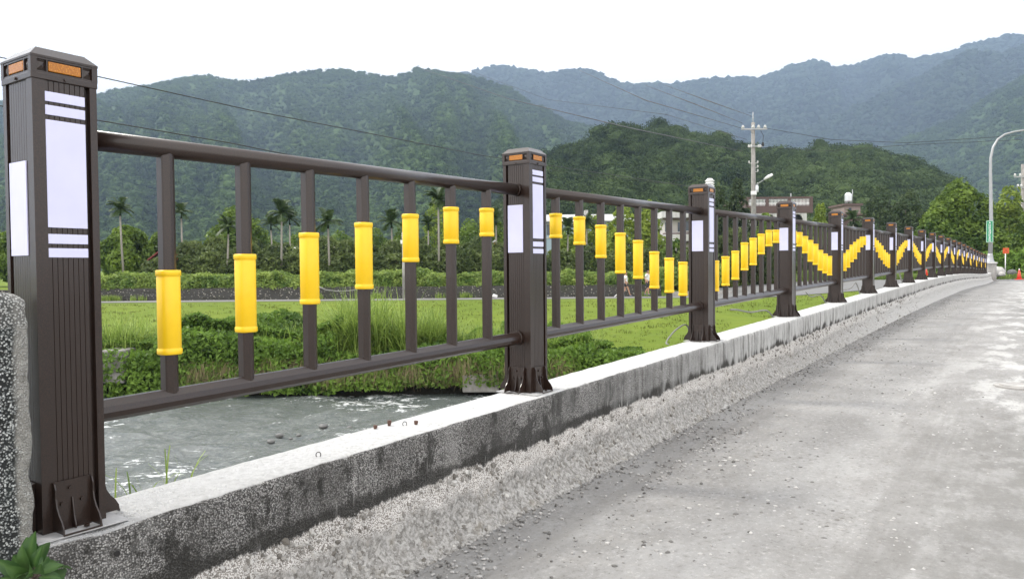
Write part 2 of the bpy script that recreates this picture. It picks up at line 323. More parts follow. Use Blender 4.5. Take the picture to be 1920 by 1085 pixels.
M = dict(coat=m_coat(), yellow=m_yellow(), white=m_white_panel(), amber=m_amber(), black=plain('hole_shade_black', (.012, .011, .011), .6),
    para=m_parapet(), peb=m_pebbledash(), road=m_road(), ground=m_ground(), water=m_water(), asph=m_asphalt(), path=m_asphalt('path_concrete', (.15, .148, .142), (.22, .215, .21)),
    cob=m_cobble(), conc=m_concrete(), pale=m_concrete('pale_plaster', (.46, .455, .45), (.62, .62, .61)), galv=plain('galvanised_steel', (.36, .37, .38), .45, .12, 3, .4),
    polec=m_concrete('weathered_pole_concrete', (.20, .19, .175), (.34, .33, .31)), bark=plain('bark', (.10, .08, .06), .9, .35, 3, 0, .5), palmbark=plain('palm_trunk', (.26, .24, .21), .9, .3, 2), bolt=plain('rusty_iron', (.09, .045, .03), .7, .4, 60),
    bolt2=plain('bolt_steel', (.05, .048, .045), .4, .3, 60, .7), brick=plain('brown_red_tile', (.115, .075, .068), .7, .25, 2), roofred=plain('red_metal_roof', (.22, .03, .03), .5, .2, 1),
    roofgrey=plain('grey_metal_roof', (.42, .42, .41), .5, .15, 1), glass=plain('window_glass', (.05, .07, .09), .12, .3, .5), glassblue=plain('pale_blue_cladding', (.32, .42, .50), .4, .15, .5),
    dark=plain('interior_shade', (.02, .019, .018), .8), stone=plain('river_stone', (.12, .12, .115), .6, .4, 6, 0, .4), stonel=plain('pale_stone', (.42, .41, .39), .8, .3, 8, 0, .4),
    wire=plain('cable_sheath', (.02, .02, .022), .6), hose=plain('grey_conduit', (.22, .22, .205), .6, .2, 9), green=plain('sign_green', (.02, .25, .12), .4, .1, 4), signw=plain('sign_white', (.8, .82, .8), .4, .05, 4),
    orange=plain('orange_sign', (.62, .09, .015), .45, .15, 4), cone=plain('cone_red', (.70, .06, .035), .5, .12, 5), porc=plain('porcelain', (.62, .62, .60), .3, .1, 9), steelw=plain('stainless_tank', (.66, .68, .70), .3, .1, 2, .5),
    skin=plain('skin', (.42, .24, .16), .6, .1, 3), shirt=plain('white_cotton', (.72, .73, .74), .85, .06, 6), shorts=plain('dark_cloth', (.035, .035, .045), .9, .2, 6), hair=plain('black_hair', (.012, .010, .010), .6), shoe=plain('blue_grey_shoe', (.07, .10, .17), .6),
    shim=plain('dusty_base_plate', (.42, .42, .42), .7, .25, 30), plastic=plain('white_plastic', (.78, .78, .78), .4, .05, 4))
L = dict(tree=m_leaf('broad_leaves', (.026, .066, .012), (.20, .29, .042)), yel=m_leaf('fresh_leaves', (.06, .115, .015), (.31, .39, .06)), shrub=m_leaf('shrub_leaves', (.026, .050, .013), (.155, .20, .055)),
    olive=m_leaf('dark_leaves', (.014, .030, .012), (.075, .11, .035)), palm=m_leaf('palm_leaves', (.014, .034, .010), (.09, .14, .035), .2), hedge=m_leaf('creeper_leaves', (.045, .11, .014), (.33, .42, .10)),
    grass=m_leaf('tall_grass', (.07, .135, .016), (.36, .47, .11), .35), straw=m_leaf('dry_grass', (.16, .12, .06), (.42, .35, .19), .3), bush=m_leaf('bank_bushes', (.032, .08, .012), (.21, .34, .05)),
    lawn=m_leaf('lawn_grass', (.075, .10, .013), (.145, .168, .024), .3), sap=m_leaf('sapling_leaves', (.022, .070, .020), (.10, .19, .05), .3, .42))
FO = dict(E=m_forest('near_hill_forest', (.010, .024, .010), (.095, .138, .044), .35), A=m_forest('hill_forest', (.006, .022, .007), (.105, .165, .045), .16), B=m_forest('far_forest', (.010, .022, .014), (.040, .062, .034), .03))

# ------------------------------------------------------------------ leaf geometry
def rot_basis(n):
    n = n / (np.linalg.norm(n, axis=1, keepdims=True) + 1e-9)
    a = np.cross(n, NR.normal(size=n.shape)); a /= (np.linalg.norm(a, axis=1, keepdims=True) + 1e-9)
    return n, a, np.cross(n, a)
def leaves(P, Nn, size, asp=.55, jit=.7):
    n = len(P); Nn = Nn + NR.normal(size=(n, 3)) * jit; nn, a, b = rot_basis(Nn)
    L_ = (size * NR.uniform(.6, 1.4, n))[:, None]
    v = np.stack([P - a * L_ * .5, P + b * L_ * asp * .5 + nn * L_ * .08, P + a * L_ * .55 - nn * L_ * .12, P - b * L_ * asp * .5 + nn * L_ * .08], 1)
    return v.reshape(-1, 3), np.arange(4 * n).reshape(-1, 4)
ICO = {}
def ico(k):
    if k not in ICO:
        bm = bmesh.new(); bmesh.ops.create_icosphere(bm, subdivisions=k, radius=1); bm.verts.index_update()
        ICO[k] = (np.array([v.co[:] for v in bm.verts]), np.array([[v.index for v in f.verts] for f in bm.faces])); bm.free()
    return ICO[k]
def crown_pts(lobes, n, inner=.62):
    lob = np.array(lobes, float); c = lob[:, :3]; r = lob[:, 3:6]; w = (r[:, 0] * r[:, 1] + r[:, 0] * r[:, 2]); w /= w.sum()
    P = []; Nn = []; tot = 0; guard = 0
    while tot < n and guard < 30:
        guard += 1
        k = NR.choice(len(lob), n, p=w); d = NR.normal(size=(n, 3)); d /= np.linalg.norm(d, axis=1, keepdims=True)
        rr = 1 - NR.rand(n) ** 2 * .38; bumpy = .82 + .36 * fbm(d[:, 0] * 2.6 + k * 7, d[:, 1] * 2.6, d[:, 2] * 2.6, 3)
        p = c[k] + d * r[k] * (rr * bumpy)[:, None]
        keep = np.ones(n, bool)
        for j in range(len(lob)):
            q = (((p - c[j]) / r[j]) ** 2).sum(1); keep &= ~((q < inner ** 2) & (k != j))
        g = fbm(p[:, 0] * 1.1 + 5, p[:, 1] * 1.1, p[:, 2] * 1.1, 3); keep &= g > .34       # gaps
        P.append(p[keep]); Nn.append((d / r[k])[keep]); tot += keep.sum()
    P = np.concatenate(P)[:n]; Nn = np.concatenate(Nn)[:n]; Nn /= np.linalg.norm(Nn, axis=1, keepdims=True); Nn[:, 2] += .35
    return P, Nn
def tree_meshes(h, w, n, leaf, mat, trunk_h=.3, nl=7, tr=.16, seed=0, conic=0.0, name='tree'):
    rs = random.Random(seed); lobes = []
    z0 = h * trunk_h; ch = h - z0
    for i in range(nl):
        u = (i + .5) / nl; a = i * 2.4 + rs.random(); zz = z0 + ch * (.25 + .55 * u)
        sp = w * .5 * (.55 * (1 - u * (.5 + .5 * conic))); rad = w * .5 * (.62 - .26 * u - conic * .2 * u) * rs.uniform(.85, 1.15)
        lobes.append((cos(a) * sp, sin(a) * sp, zz, rad, rad, min(rad * .85, ch * .32)))
    lobes.append((0, 0, z0 + ch * .42, w * .34, w * .34, ch * .40)); lobes.append((0, 0, h - ch * .2, w * .2 * (1 - .5 * conic), w * .2 * (1 - .5 * conic), ch * .2))
    P, Nn = crown_pts(lobes, n)
    zt_ = np.percentile(P[:, 2], 99.3); zb_ = np.percentile(P[:, 2], 1); P[:, 2] = z0 + (P[:, 2] - zb_) * (h - z0) / (zt_ - zb_)
    rr_ = np.percentile(np.hypot(P[:, 0], P[:, 1]), 96); P[:, :2] *= w * .5 / rr_; P[:, :2] -= (np.percentile(P[:, :2], 97, axis=0) + np.percentile(P[:, :2], 3, axis=0)) / 2
    V, Q = leaves(P, Nn, leaf)
    cl = fbm(P[:, 0] * .9 + seed, P[:, 1] * .9, P[:, 2] * .9, 2); t = np.clip((cl - .3) * 1.2 + NR.rand(len(P)) * .45, 0, 1)
    crown = (V, Q, np.repeat(t, 4))
    mb = MB(); mb.tube([(0, 0, -.3), (.05 * w * rs.uniform(-1, 1), 0, z0 * .6), (0, 0, z0 + ch * .35), (0, .02 * w, h * .8)], [tr * 1.3, tr, tr * .7, tr * .2], 8)
    for i in range(5):
        l = lobes[i % nl]; mb.tube([(0, 0, z0 * rs.uniform(.5, 1.0)), (l[0] * .5, l[1] * .5, (z0 + l[2]) * .5), (l[0], l[1], l[2])], [tr * .55, tr * .35, tr * .12], 6)
    return crown, mb
TREE_CACHE = {}
def tree(name, x, Y, ytop, wpx, kind, label, cat, group=None, zg=None, key=None, n=3500, leaf=.34, **kw):
    g = zterr(at(x, 500, Y).x, Y) if zg is None else zg
    top = at(x, ytop, Y); h = top.z - g; w = wpx / F * Y
    root = empty(name, (top.x, Y, g), R.uniform(0, 6)); tag(root, label, cat, group)
    k = key or (name, x)
    if k not in TREE_CACHE:
        h0, w0 = h, w; (V, Q, t), mb = tree_meshes(h, w, n, leaf, L[kind], seed=len(TREE_CACHE) * 3 + 1, **kw)
        c = qmesh('crown', V, Q, L[kind], t, parent=root); tr = mb.build('trunk', M['bark'], root)
        TREE_CACHE[k] = (h, w, c.data, tr.data)
    else:
        h0, w0, cm, tm = TREE_CACHE[k]; inst('crown', cm, root); inst('trunk', tm, root); root.scale = (w / w0, w / w0, h / h0)
    return root

# ------------------------------------------------------------------ the ground: river, lawn, terrace, junction
def sst(a, b, x): t = np.clip((x - a) / (b - a), 0, 1); return t * t * (3 - 2 * t)
def zterr(X, Y):
    X = np.asarray(X, float); Y = np.asarray(Y, float)
    z = np.where(Y < 26.2, -5.0, np.where(Y < 26.7, -5.0 + (Y - 26.2) / .5 * 1.55, np.where(Y < 45, -3.45 + (Y - 26.7) / 18.3 * 1.52, -1.93)))
    terr = sst(52.3, 52.9, Y) * .83 * (1 - sst(9, 14, X)); z = z + terr
    ramp = sst(11, 29, X + (Y - 50) * .25) * sst(30, 46, Y) * .84; z = np.where(ramp > terr, z - terr + ramp, z)
    z = z + np.clip((Y - 75) * .006, 0, 3)
    return float(z) if z.ndim == 0 else z
ys = np.concatenate([np.linspace(-120, 20, 15), np.linspace(22, 30, 33), np.linspace(30.5, 44, 28), np.linspace(44.5, 60, 63), np.linspace(62, 160, 40), np.linspace(180, 6000, 30)])
xs = np.concatenate([np.linspace(-3500, -80, 20), np.linspace(-75, 75, 200), np.linspace(80, 3500, 20)])
GX, GY = np.meshgrid(xs, ys); GZ = zterr(GX, GY)
lw = sst(27, 29, GY) * (1 - sst(44, 45.5, GY)); GZ = GZ + lw * (fbm(GX * .8, GY * .8) - .5) * .22
def grid_faces(nr, nc):
    i = np.arange(nr - 1)[:, None] * nc + np.arange(nc - 1)[None]; return np.stack([i, i + 1, i + nc + 1, i + nc], -1).reshape(-1, 4)
g = qmesh('ground', np.stack([GX, GY, GZ], -1), grid_faces(*GX.shape), M['ground'], smooth=True); tag(g, kind='structure', label='lawn and fields along the river bank')
WX, WY = np.meshgrid(np.linspace(-70, 70, 420), np.linspace(-30, 26.9, 300))
WZ = -4.30 + (fbm(WX * .9, WY * 1.3 + 3, 0, 4) - .5) * .42 * (1 - .5 * sst(22, 26, WY)) + (fbm(WX * .25, WY * .4) - .5) * .2
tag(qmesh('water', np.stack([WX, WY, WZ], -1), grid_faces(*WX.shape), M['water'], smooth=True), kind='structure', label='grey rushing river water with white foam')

def strip(name, xs_, yfun0, yfun1, dz, mat, ny=5, lab=''):
    X = np.repeat(np.array(xs_)[None], ny, 0); t = np.linspace(0, 1, ny)[:, None]
    Y = np.array([yfun0(x) for x in xs_])[None] * (1 - t) + np.array([yfun1(x) for x in xs_])[None] * t
    return tag(qmesh(name, np.stack([X, Y, zterr(X, Y) + dz], -1), grid_faces(*X.shape), mat, smooth=True), kind='structure', label=lab)
strip('path', np.linspace(-90, 12, 120), lambda x: 48.9, lambda x: 51.95, .02, M['path'], 12, 'narrow concrete riverside path')
# junction asphalt at the end of the bridge
strip('access_road', np.linspace(12.03, 90, 120), lambda x: 46.2 - max(0, min(x - 22, 12)) * .6, lambda x: 60.0, .03, M['asph'], 26, 'asphalt road joining the end of the bridge')

# ------------------------------------------------------------------ bridge deck
def sgrid():
    return np.concatenate([np.arange(-2.0, .82, .1), np.arange(.84, 4.2, .011), np.arange(4.2, 12, .035), np.arange(12, 61.2, .2)])
def sweep(name, ss, prof_fn, mat, parent=None, smooth=True, closed=False):
    rows = []; uvs = []
    for s in ss:
        pr = prof_fn(s); z = zc(s)
        rows.append([(s, -e, z + d) for e, d in pr]); uvs.append([(s, d) for e, d in pr])
    A_ = np.array(rows); o = qmesh(name, A_, grid_faces(A_.shape[0], A_.shape[1])[:, ::-1], mat, smooth=smooth, uv=np.array(uvs).reshape(-1, 2), parent=parent)
    if parent is None: o.matrix_world = BR
    return o
ss = np.concatenate([np.arange(-9, 12, .12), np.arange(12, 60.4, .5)])
def deckprof(s):
    r = rdz(s)
    return [(.02, r - .9), (.02, r - .02), (.17, r), (.3, r), (.8, r + .004), (1.5, r + .008), (2.5, r + .012), (5, r + .012), (9.2, r), (9.21, r - .9), (.02, r - .9)]
o = sweep('road', ss, deckprof, M['road'], smooth=False); tag(o, kind='structure', label='dusty grey concrete bridge deck')
# parapet
ss = sgrid(); ss = ss[ss > .78]
E_ = [-.098, -.1, -.098, -.088] + list(np.linspace(-.07, .13, 9)) + [.148, .156, .158]
D_ = [-1.6, -.25, -.012, -.002] + [0] * 9 + [-.003, -.010, -.022]
nf = 16; E_ += [.158] * nf; D_ += list(np.linspace(-.034, -.205, nf))
nr_ = 36; tt = np.linspace(0, 1, nr_ + 1)[1:]; E_ += list(.158 + .012 * tt + .115 * tt ** 3.2); D_ += list(-.205 - .26 * tt)
E_ = np.array(E_); D_ = np.array(D_)
SS, EE = np.meshgrid(ss, E_, indexing='ij'); DD = np.meshgrid(ss, D_, indexing='ij')[1].copy(); EE = EE.copy()
deep = np.array([rdz(s) for s in ss])[:, None] + .45; low = np.clip((-.205 - DD) / .26, 0, 1); DD += deep * low
amp = np.clip(low * 6, 0, 1); nz = fbm(SS * 16, DD * 22, EE * 6, 5); nz2 = fbm(SS * 55, DD * 60, 0, 3)
nz3 = fbm(SS * 32 + 7, DD * 40, EE * 20, 3); EE += amp * ((nz - .5) * .030 + (nz3 - .5) * .008 + (nz2 - .5) * .006) + np.clip(low * 3, 0, 1) * .012
DD += amp * (fbm(SS * 20 + 9, DD * 20, 0, 3) - .5) * .012 * (low < .95)
face = (EE > .15) & (low == 0); EE += np.where(face, (nz2 - .5) * .0025, 0)
top = (DD > -.004); DD += np.where(top, (fbm(SS * 14, EE * 30, 0, 4) - .5) * .005, 0)
edge = ((D_ > -.03) & (E_ > .14))[None]; chip = fbm(SS * 11 + 4, SS * 0, 0, 4); DD -= np.where(edge, np.clip(chip - .60, 0, 1) * .05, 0)
chip1 = np.exp(-((SS - 1.0) / .10) ** 2) * .014 * ((E_ > .10) & (D_ > -.05))[None]; DD -= chip1 * .5 * (.6 + fbm(SS * 40, EE * 40))
ZC = np.array([zc(s) for s in ss])[:, None]
VV = np.stack([SS, -EE, ZC + DD], -1)
parapet = empty('concrete_parapet', mat=BR); tag(parapet, 'long low concrete parapet with whitish top and stained pebbly face under the railing', 'parapet')
qmesh('wall_body', VV, grid_faces(*SS.shape)[:, ::-1], M['para'], smooth=True, uv=np.stack([SS, DD], -1).reshape(-1, 2), parent=parapet)
mb = MB(); mb.tube([(1.016, -.1575, zc(1.016) - .07), (1.016, -.1605, zc(1.016) - .07)], .0075, 14); mb.build('drain_hole_disc', M['black'], parapet)  # raised black disc, the dark inside the hole put into its colour
# seams in the parapet
# pebbly concrete pillar at the left edge
def pillar():
    s0, s1_ = -.9, .822; zt_ = -.078; n = 60
    prof = []
    for k in range(n + 1):
        z = -1.15 + k / n * (zt_ + 1.15); prof.append(z)
    V = []; rad = .045
    ring = []
    def corner(cx, cy, a0): return [(cx + rad * .5 * cos(a0 + j * pi / 8), cy + rad * .5 * sin(a0 + j * pi / 8)) for j in range(5)]
    pts = []
    for j in range(57): pts.append((s0 + (s1_ - .03 - s0) * j / 56, -.165))
    pts += [(s1_ - .016 + .016 * sin(a), -.165 + .016 - .016 * cos(a)) for a in (pi / 8, pi / 4, 3 * pi / 8, pi / 2)]
    for j in range(1, 14): pts.append((s1_, -.149 + .24 * j / 14))
    for j in range(12): pts.append((s1_ + (s0 - s1_) * (j + 1) / 12, .10))
    P = np.array(pts); c = np.array([(s0 + s1_) / 2, -.03])
    rows = []
    for z in prof:
        rows.append(np.concatenate([P, np.full((len(P), 1), z)], 1))
    for k in range(1, 7):
        a = k / 6 * pi / 2; ins = .035 * (1 - cos(a)); z = zt_ + .035 * sin(a)
        Q = P.copy(); d = P - c; Q[:, 1] = P[:, 1] - np.sign(d[:, 1]) * ins; Q[:, 0] = P[:, 0] - np.where(np.abs(d[:, 0]) > .82, np.sign(d[:, 0]) * ins, 0)
        rows.append(np.concatenate([Q, np.full((len(P), 1), z)], 1))
    last = rows[-1].copy(); last[:, 1] = -.03; rows.append(last)
    A_ = np.array(rows); nn = fbm(A_[..., 0] * 45, A_[..., 2] * 45, A_[..., 1] * 45, 3) - .5; n2 = fbm(A_[..., 0] * 9, A_[..., 2] * 14, A_[..., 1] * 9, 3) - .5
    cor = (A_[..., 0] > s1_ - .03) & (A_[..., 1] < -.10)
    A_[..., 1] -= np.where(A_[..., 1] < -.12, nn * .006, 0); A_[..., 0] += np.where(A_[..., 0] > s1_ - .04, nn * .012 + n2 * .02, 0)
    for gz in (-.345,):     # shallow joint
        gm = (np.abs(A_[..., 2] - gz) < .012) & (A_[..., 1] < -.12) & (A_[..., 0] < s1_ - .035); A_[..., 1] += np.where(gm, .012, 0)
    m = A_.shape[1]; A2 = np.concatenate([A_, A_[:, :1]], 1)
    return A2
A2 = pillar(); o = qmesh('concrete_pillar', A2, grid_faces(A2.shape[0], A2.shape[1]), M['peb'], smooth=True); o.matrix_world = BR
tag(o, 'squat dark pebbledash concrete pillar with rounded top at the left picture edge', 'pillar')

# ------------------------------------------------------------------ railing
W = .155; hw = W / 2
def post_profile():
    # one side walked from the corner shared by the two visible faces; mirrored about the diagonal
    a, m0, m1, sl = .0, .030, .125, .137
    def side(rev=False):
        pts = [(0, 0), (m0 - .001, 0), (m0, .0025)]
        for k in range(7):
            x = m0 + .008 + k * .0125; pts += [(x, .0025), (x + .0008, .0045), (x + .0016, .0025)]
        pts += [(m1, .0025), (m1 + .0005, .016), (sl, .016), (sl + .0005, 0), (W, 0)]
        return pts
    f = side(); P = []
    for (u, d) in f: P.append((-hw + u, -hw + d))                  # road face y=-hw, from corner (-hw,-hw) to +x
    for (u, d) in f[::-1][1:]: P.append((hw - d, hw - u))          # +x face
    for (u, d) in f[1:]: P.append((hw - u, hw - d))                # far face
    for (u, d) in f[::-1][1:-1]: P.append((-hw + d, -hw + u))      # camera-side end face
    return P
ph = 1.122
mb = MB(); mb.prism(post_profile(), -.004, ph); ME_POST = mb.mesh('post', M['coat'])
# cap
mb = MB(); c = .0798
mb.bbox(-c, c, -c, c, 1.118, 1.134, .002)
mb.box(-c + .006, c - .006, -c + .006, c - .006, 1.134, 1.170)
for sx in (-1, 1):
    for sy in (-1, 1):
        x0, x1 = sorted((sx * (c - .014), sx * c)); y0, y1 = sorted((sy * (c - .014), sy * c)); mb.box(x0, x1, y0, y1, 1.133, 1.172)
for (z0, z1) in ((1.1335, 1.138), (1.167, 1.173)): mb.box(-c + .001, c - .001, -c + .001, c - .001, z0, z1)
b = c + .001; tt_ = .058
mb.add([(-b, -b, 1.172), (b, -b, 1.172), (b, b, 1.172), (-b, b, 1.172), (-b, -b, 1.177), (b, -b, 1.177), (b, b, 1.177), (-b, b, 1.177), (-tt_, -tt_, 1.200), (tt_, -tt_, 1.200), (tt_, tt_, 1.200), (-tt_, tt_, 1.200), (0, 0, 1.203)],
       [(3, 2, 1, 0)] + [(i, (i + 1) % 4, 4 + (i + 1) % 4, 4 + i) for i in range(4)] + [(4 + i, 4 + (i + 1) % 4, 8 + (i + 1) % 4, 8 + i) for i in range(4)] + [(8 + i, 8 + (i + 1) % 4, 12) for i in range(4)])
def on_sides(fn):                                    # run fn for the four sides with a rotation matrix about z
    for k in range(4): fn(Matrix.Rotation(k * pi / 2, 4, 'Z'))
def orn(Mr):
    st = len(mb.v)
    for u0 in (-.067, .043):
        w_ = .024; z0, z1 = 1.139, 1.166; y = -c + .0065
        mb.add([(u0, y, z0), (u0 + w_, y, z0), (u0 + w_, y, z1), (u0, y, z1), (u0 + w_ / 2, y - .005, (z0 + z1) / 2)], [(0, 1, 4), (1, 2, 4), (2, 3, 4), (3, 0, 4)])
    for u0 in (-.0435, .0405): mb.box(u0, u0 + .003, -c + .001, -c + .006, 1.138, 1.167)
    mb.tube([(0, -c - .004, 1.126), (0, -c + .002, 1.126)], .004, 8)
    mb.xf(Mr, st)
on_sides(orn); ME_CAP = mb.mesh('post_cap', M['coat'])
mb = MB(); mb.bbox(-.0385, .0385, -c + .0005, -c + .006, 1.1405, 1.1645, .0015); ME_AMB = mb.mesh('amber_reflector', M['amber'])
def panel_mesh(x0, x1, z0, z1):
    mb = MB(); mb.bbox(x0, x1, -hw - .0012, -hw + .0024, z0, z1, .0008); return mb.mesh('reflective_panel', M['white'])
ROADP = [panel_mesh(-.048, .047, a, b_) for a, b_ in ((1.067, 1.091), (1.034, 1.058), (.757, 1.022), (.717, .741), (.683, .706))]
ENDP = panel_mesh(-.05, .038, .688, .921)
# foot bracket: back plate, two curved wings, short middle rib, foot plate, bolts
def bracket():
    mb = MB(); y0 = -hw
    mb.box(-.045, .045, y0 - .004, y0 - .0005, .0, .125)
    wp = [(.0, .125), (.010, .122), (.016, .108), (.016, .085), (.020, .066), (.030, .048), (.043, .034), (.052, .018), (.054, .004), (.0, .004)]
    for x in (-.047, .0435):
        n = len(wp); vs_ = [(x, y0 - u, z) for u, z in wp] + [(x + .0035, y0 - u, z) for u, z in wp]
        mb.add(vs_, [tuple(range(n)), tuple(range(n, 2 * n))[::-1]] + [(k, n + k, n + (k + 1) % n, (k + 1) % n) for k in range(n)])
    wp = [(.0, .082), (.008, .080), (.012, .060), (.016, .035), (.024, .012), (.024, .004), (.0, .004)]; n = len(wp); x = -.004
    vs_ = [(x, y0 - u, z) for u, z in wp] + [(x + .003, y0 - u, z) for u, z in wp]
    mb.add(vs_, [tuple(range(n)), tuple(range(n, 2 * n))[::-1]] + [(k, n + k, n + (k + 1) % n, (k + 1) % n) for k in range(n)])
    mb.box(-.047, .047, y0 - .0555, y0 - .052, .0005, .0046)
    for (x, z) in ((-.006, .105), (-.026, .068), (.022, .070)):
        mb.tube([(x, y0 - .010, z), (x, y0 - .003, z)], .0058, 6, smooth=False)
    mb.tube([(.020, y0 - .030, .004), (.020, y0 - .030, .010)], .0075, 6, smooth=False)
    return mb
mbk = bracket(); ME_BR = mbk.mesh('foot_bracket', M['coat'])
mb = MB(); mb.box(-.112, .108, -.131, .108, -.0035, .0006); ME_SHIM = mb.mesh('base_plate', M['shim'])
railing = empty('bridge_railing', mat=BR)
tag(railing, 'long dark brown metal bridge railing with yellow sleeves rising and falling in waves', 'railing')
SPOST = [S1] + [S2 + SP * i for i in range(22)]
for i, s in enumerate(SPOST):
    p = inst('post', ME_POST, railing, (s, 0, zc(s) + .003))
    inst('post_cap', ME_CAP, p)
    for k in range(4):
        a = inst('amber_reflector', ME_AMB, p); a.rotation_euler = (0, 0, k * pi / 2)
        if i < 14:
            f_ = inst('foot_bracket', ME_BR, p, (-.007 if k in (0,) else 0, 0, 0)); f_.rotation_euler = (0, 0, k * pi / 2); f_.scale = (.95, 1, 1) if k else (1, 1, 1)
        elif k in (0, 3): f_ = inst('foot_bracket', ME_BR, p); f_.rotation_euler = (0, 0, k * pi / 2)
    for me in ROADP: inst('reflective_panel', me, p)
    e_ = inst('reflective_panel', ENDP, p); e_.rotation_euler = (0, 0, -pi / 2); e_.location = (0, 0, 0)
    e2 = inst('reflective_panel', ENDP, p); e2.rotation_euler = (0, 0, pi / 2)
    inst('base_plate', ME_SHIM, p)
LEV = [(.616, .368), (.648, .402), (.693, .443), (.766, .517), (.809, .558), (.851, .656), (.891, .732), (.898, .767)]
off8 = [.300 + .2585 * k for k in range(8)]; off7 = [.313 + .2640 * k for k in range(7)]
TZ, BZ = 1.0, .272
def bar_mesh(zb, zt_):
    mb = MB(); prof = [(.0225 * cos(a), .0225 * sin(a)) for a in [radians(k * 24) for k in range(-4, 5)]] + [(-.0195, .0165), (-.0225, .013), (-.0225, -.013), (-.0195, -.0165)]
    mb.prism(prof[::1], zb, zt_)
    for k in range(len(mb.smooth)): mb.smooth[k] = False
    return mb
def sleeve_prof(h):
    r = .0302; R2 = .0323
    return [(R2 - .002, 0), (R2, .003), (R2, .016), (R2 - .003, .019), (r, .0205), (r, h - .0205), (R2 - .003, h - .019), (R2, h - .016), (R2, h - .003), (R2 - .002, h)]
ME_BAR = bar_mesh(.285, .985).mesh('baluster', M['coat']); MSL = {}
def sleeve_mesh(l):
    if l not in MSL:
        t_, b_ = LEV[l]; mb = MB(); mb.lathe(sleeve_prof(t_ - b_), 28, (0, 0, b_), sq=2.6)
        mb.tube([(.016, -.0285, t_ - .010), (.017, -.0305, t_ - .010)], .0014, 6); MSL[l] = mb.mesh('yellow_sleeve', M['yellow'])
    return MSL[l]
nb = 0; rest_b = MB(); rest_s = MB()
for i in range(22):
    sA, sB = SPOST[i], SPOST[i + 1]
    levels = list(range(1, 8)) if i == 0 else (list(range(8))[::-1] if i % 2 else list(range(8)))
    for j, l in enumerate(levels):
        s = sA + (off7 if i == 0 else off8)[j] * (1 if i else 1)
        nb += 1; z = zc(sA) * (sB - s) / (sB - sA) + zc(sB) * (s - sA) / (sB - sA)
        if nb <= 100:
            b_ = inst('baluster', ME_BAR, railing, (s, 0, z)); inst('yellow_sleeve', sleeve_mesh(l), b_)
        else:
            st = len(rest_b.v); rest_b.tube([(s, 0, z + .285), (s, 0, z + .985)], .0225, 6)
            t_, bb = LEV[l]; rest_s.lathe([(.0325, 0), (.0302, .02), (.0302, t_ - bb - .02), (.0325, t_ - bb)], 10, (s, 0, z + bb), sq=2.6)
rb = rest_b.build('baluster', M['coat'], railing); tag(rb, 'far balusters crowded together towards the end of the railing', kind='stuff')
rs_ = rest_s.build('yellow_sleeve', M['yellow'], rb); tag(rs_, kind='stuff')
for i in range(22):
    sA, sB = SPOST[i], SPOST[i + 1]; a = sA + hw + (-.002 if True else 0); b_ = sB - hw
    zf = lambda s: zc(sA) * (sB - s) / (sB - sA) + zc(sB) * (s - sA) / (sB - sA)
    for nm, zz, r, sq in (('top_rail', TZ, .0275, None), ('bottom_rail', BZ, .0315, None)):
        mb = MB()
        if nm == 'bottom_rail':      # upper half faceted, as extruded
            prof = [(.026, .012), (.010, .0290), (-.010, .0290), (-.026, .012), (-.0305, -.004), (-.026, -.019), (-.012, -.030), (.012, -.030), (.026, -.019), (.0305, -.004)]
            n = len(prof); vs_ = [(a, y, zf(a) + zz + z) for y, z in prof] + [(b_, y, zf(b_) + zz + z) for y, z in prof]
            mb.add(vs_, [tuple(range(n)), tuple(range(n, 2 * n))[::-1]] + [(k, n + k, n + (k + 1) % n, (k + 1) % n) for k in range(n)])
        else:
            mb.tube([(a, 0, zf(a) + zz), (b_, 0, zf(b_) + zz)], r, 24)
        rr_ = r + .004
        for (q0, q1) in ((a, a + .016), (b_ - .016, b_)): mb.tube([(q0, 0, zf(q0) + zz), (q1, 0, zf(q1) + zz)], rr_, 20)
        mb.build(nm, M['coat'], railing)

# cable conduits hanging out behind the parapet
def conduit(pts, r, label):
    mb = MB(); P = [bw(s, e, dz) for s, e, dz in pts]
    Q = []
    for i in range(len(P) - 1):
        p0 = P[max(i - 1, 0)]; p1 = P[i]; p2 = P[i + 1]; p3 = P[min(i + 2, len(P) - 1)]
        for k in range(6):
            t = k / 6; Q.append(.5 * ((2 * p1) + (p2 - p0) * t + (2 * p0 - 5 * p1 + 4 * p2 - p3) * t * t + (-p0 + 3 * p1 - 3 * p2 + p3) * t ** 3))
    Q.append(P[-1]); mb.tube(Q, r, 8); o = mb.build('cable_conduit', M['hose']); tag(o, label, 'conduit', 'bare conduits behind the railing posts')
conduit([(5.72, -.10, -.05), (5.70, -.13, .11), (5.62, -.18, .09), (5.50, -.20, .03), (5.45, -.20, -.005), (5.42, -.17, -.01)], .006, 'grey conduit end curling down beside the foot of the third post')
conduit([(8.15, -.10, -.05), (8.0, -.15, .07), (7.75, -.24, .07), (7.35, -.25, .12), (7.1, -.24, .14)], .008, 'grey conduit sticking out level behind the fourth post')
conduit([(10.65, -.10, -.05), (10.5, -.15, .10), (10.2, -.2, .10), (9.9, -.2, .17)], .008, 'grey conduit bending up behind the fifth post')
conduit([(13.1, -.10, -.05), (13.0, -.15, .17), (12.7, -.18, .10), (12.2, -.2, .10), (11.6, -.2, .17)], .009, 'long sagging grey conduit behind the sixth post')
conduit([(18.1, -.10, -.05), (18.1, -.16, .20), (18.0, -.16, .26)], .014, 'upright pale conduit stub behind the eighth post')
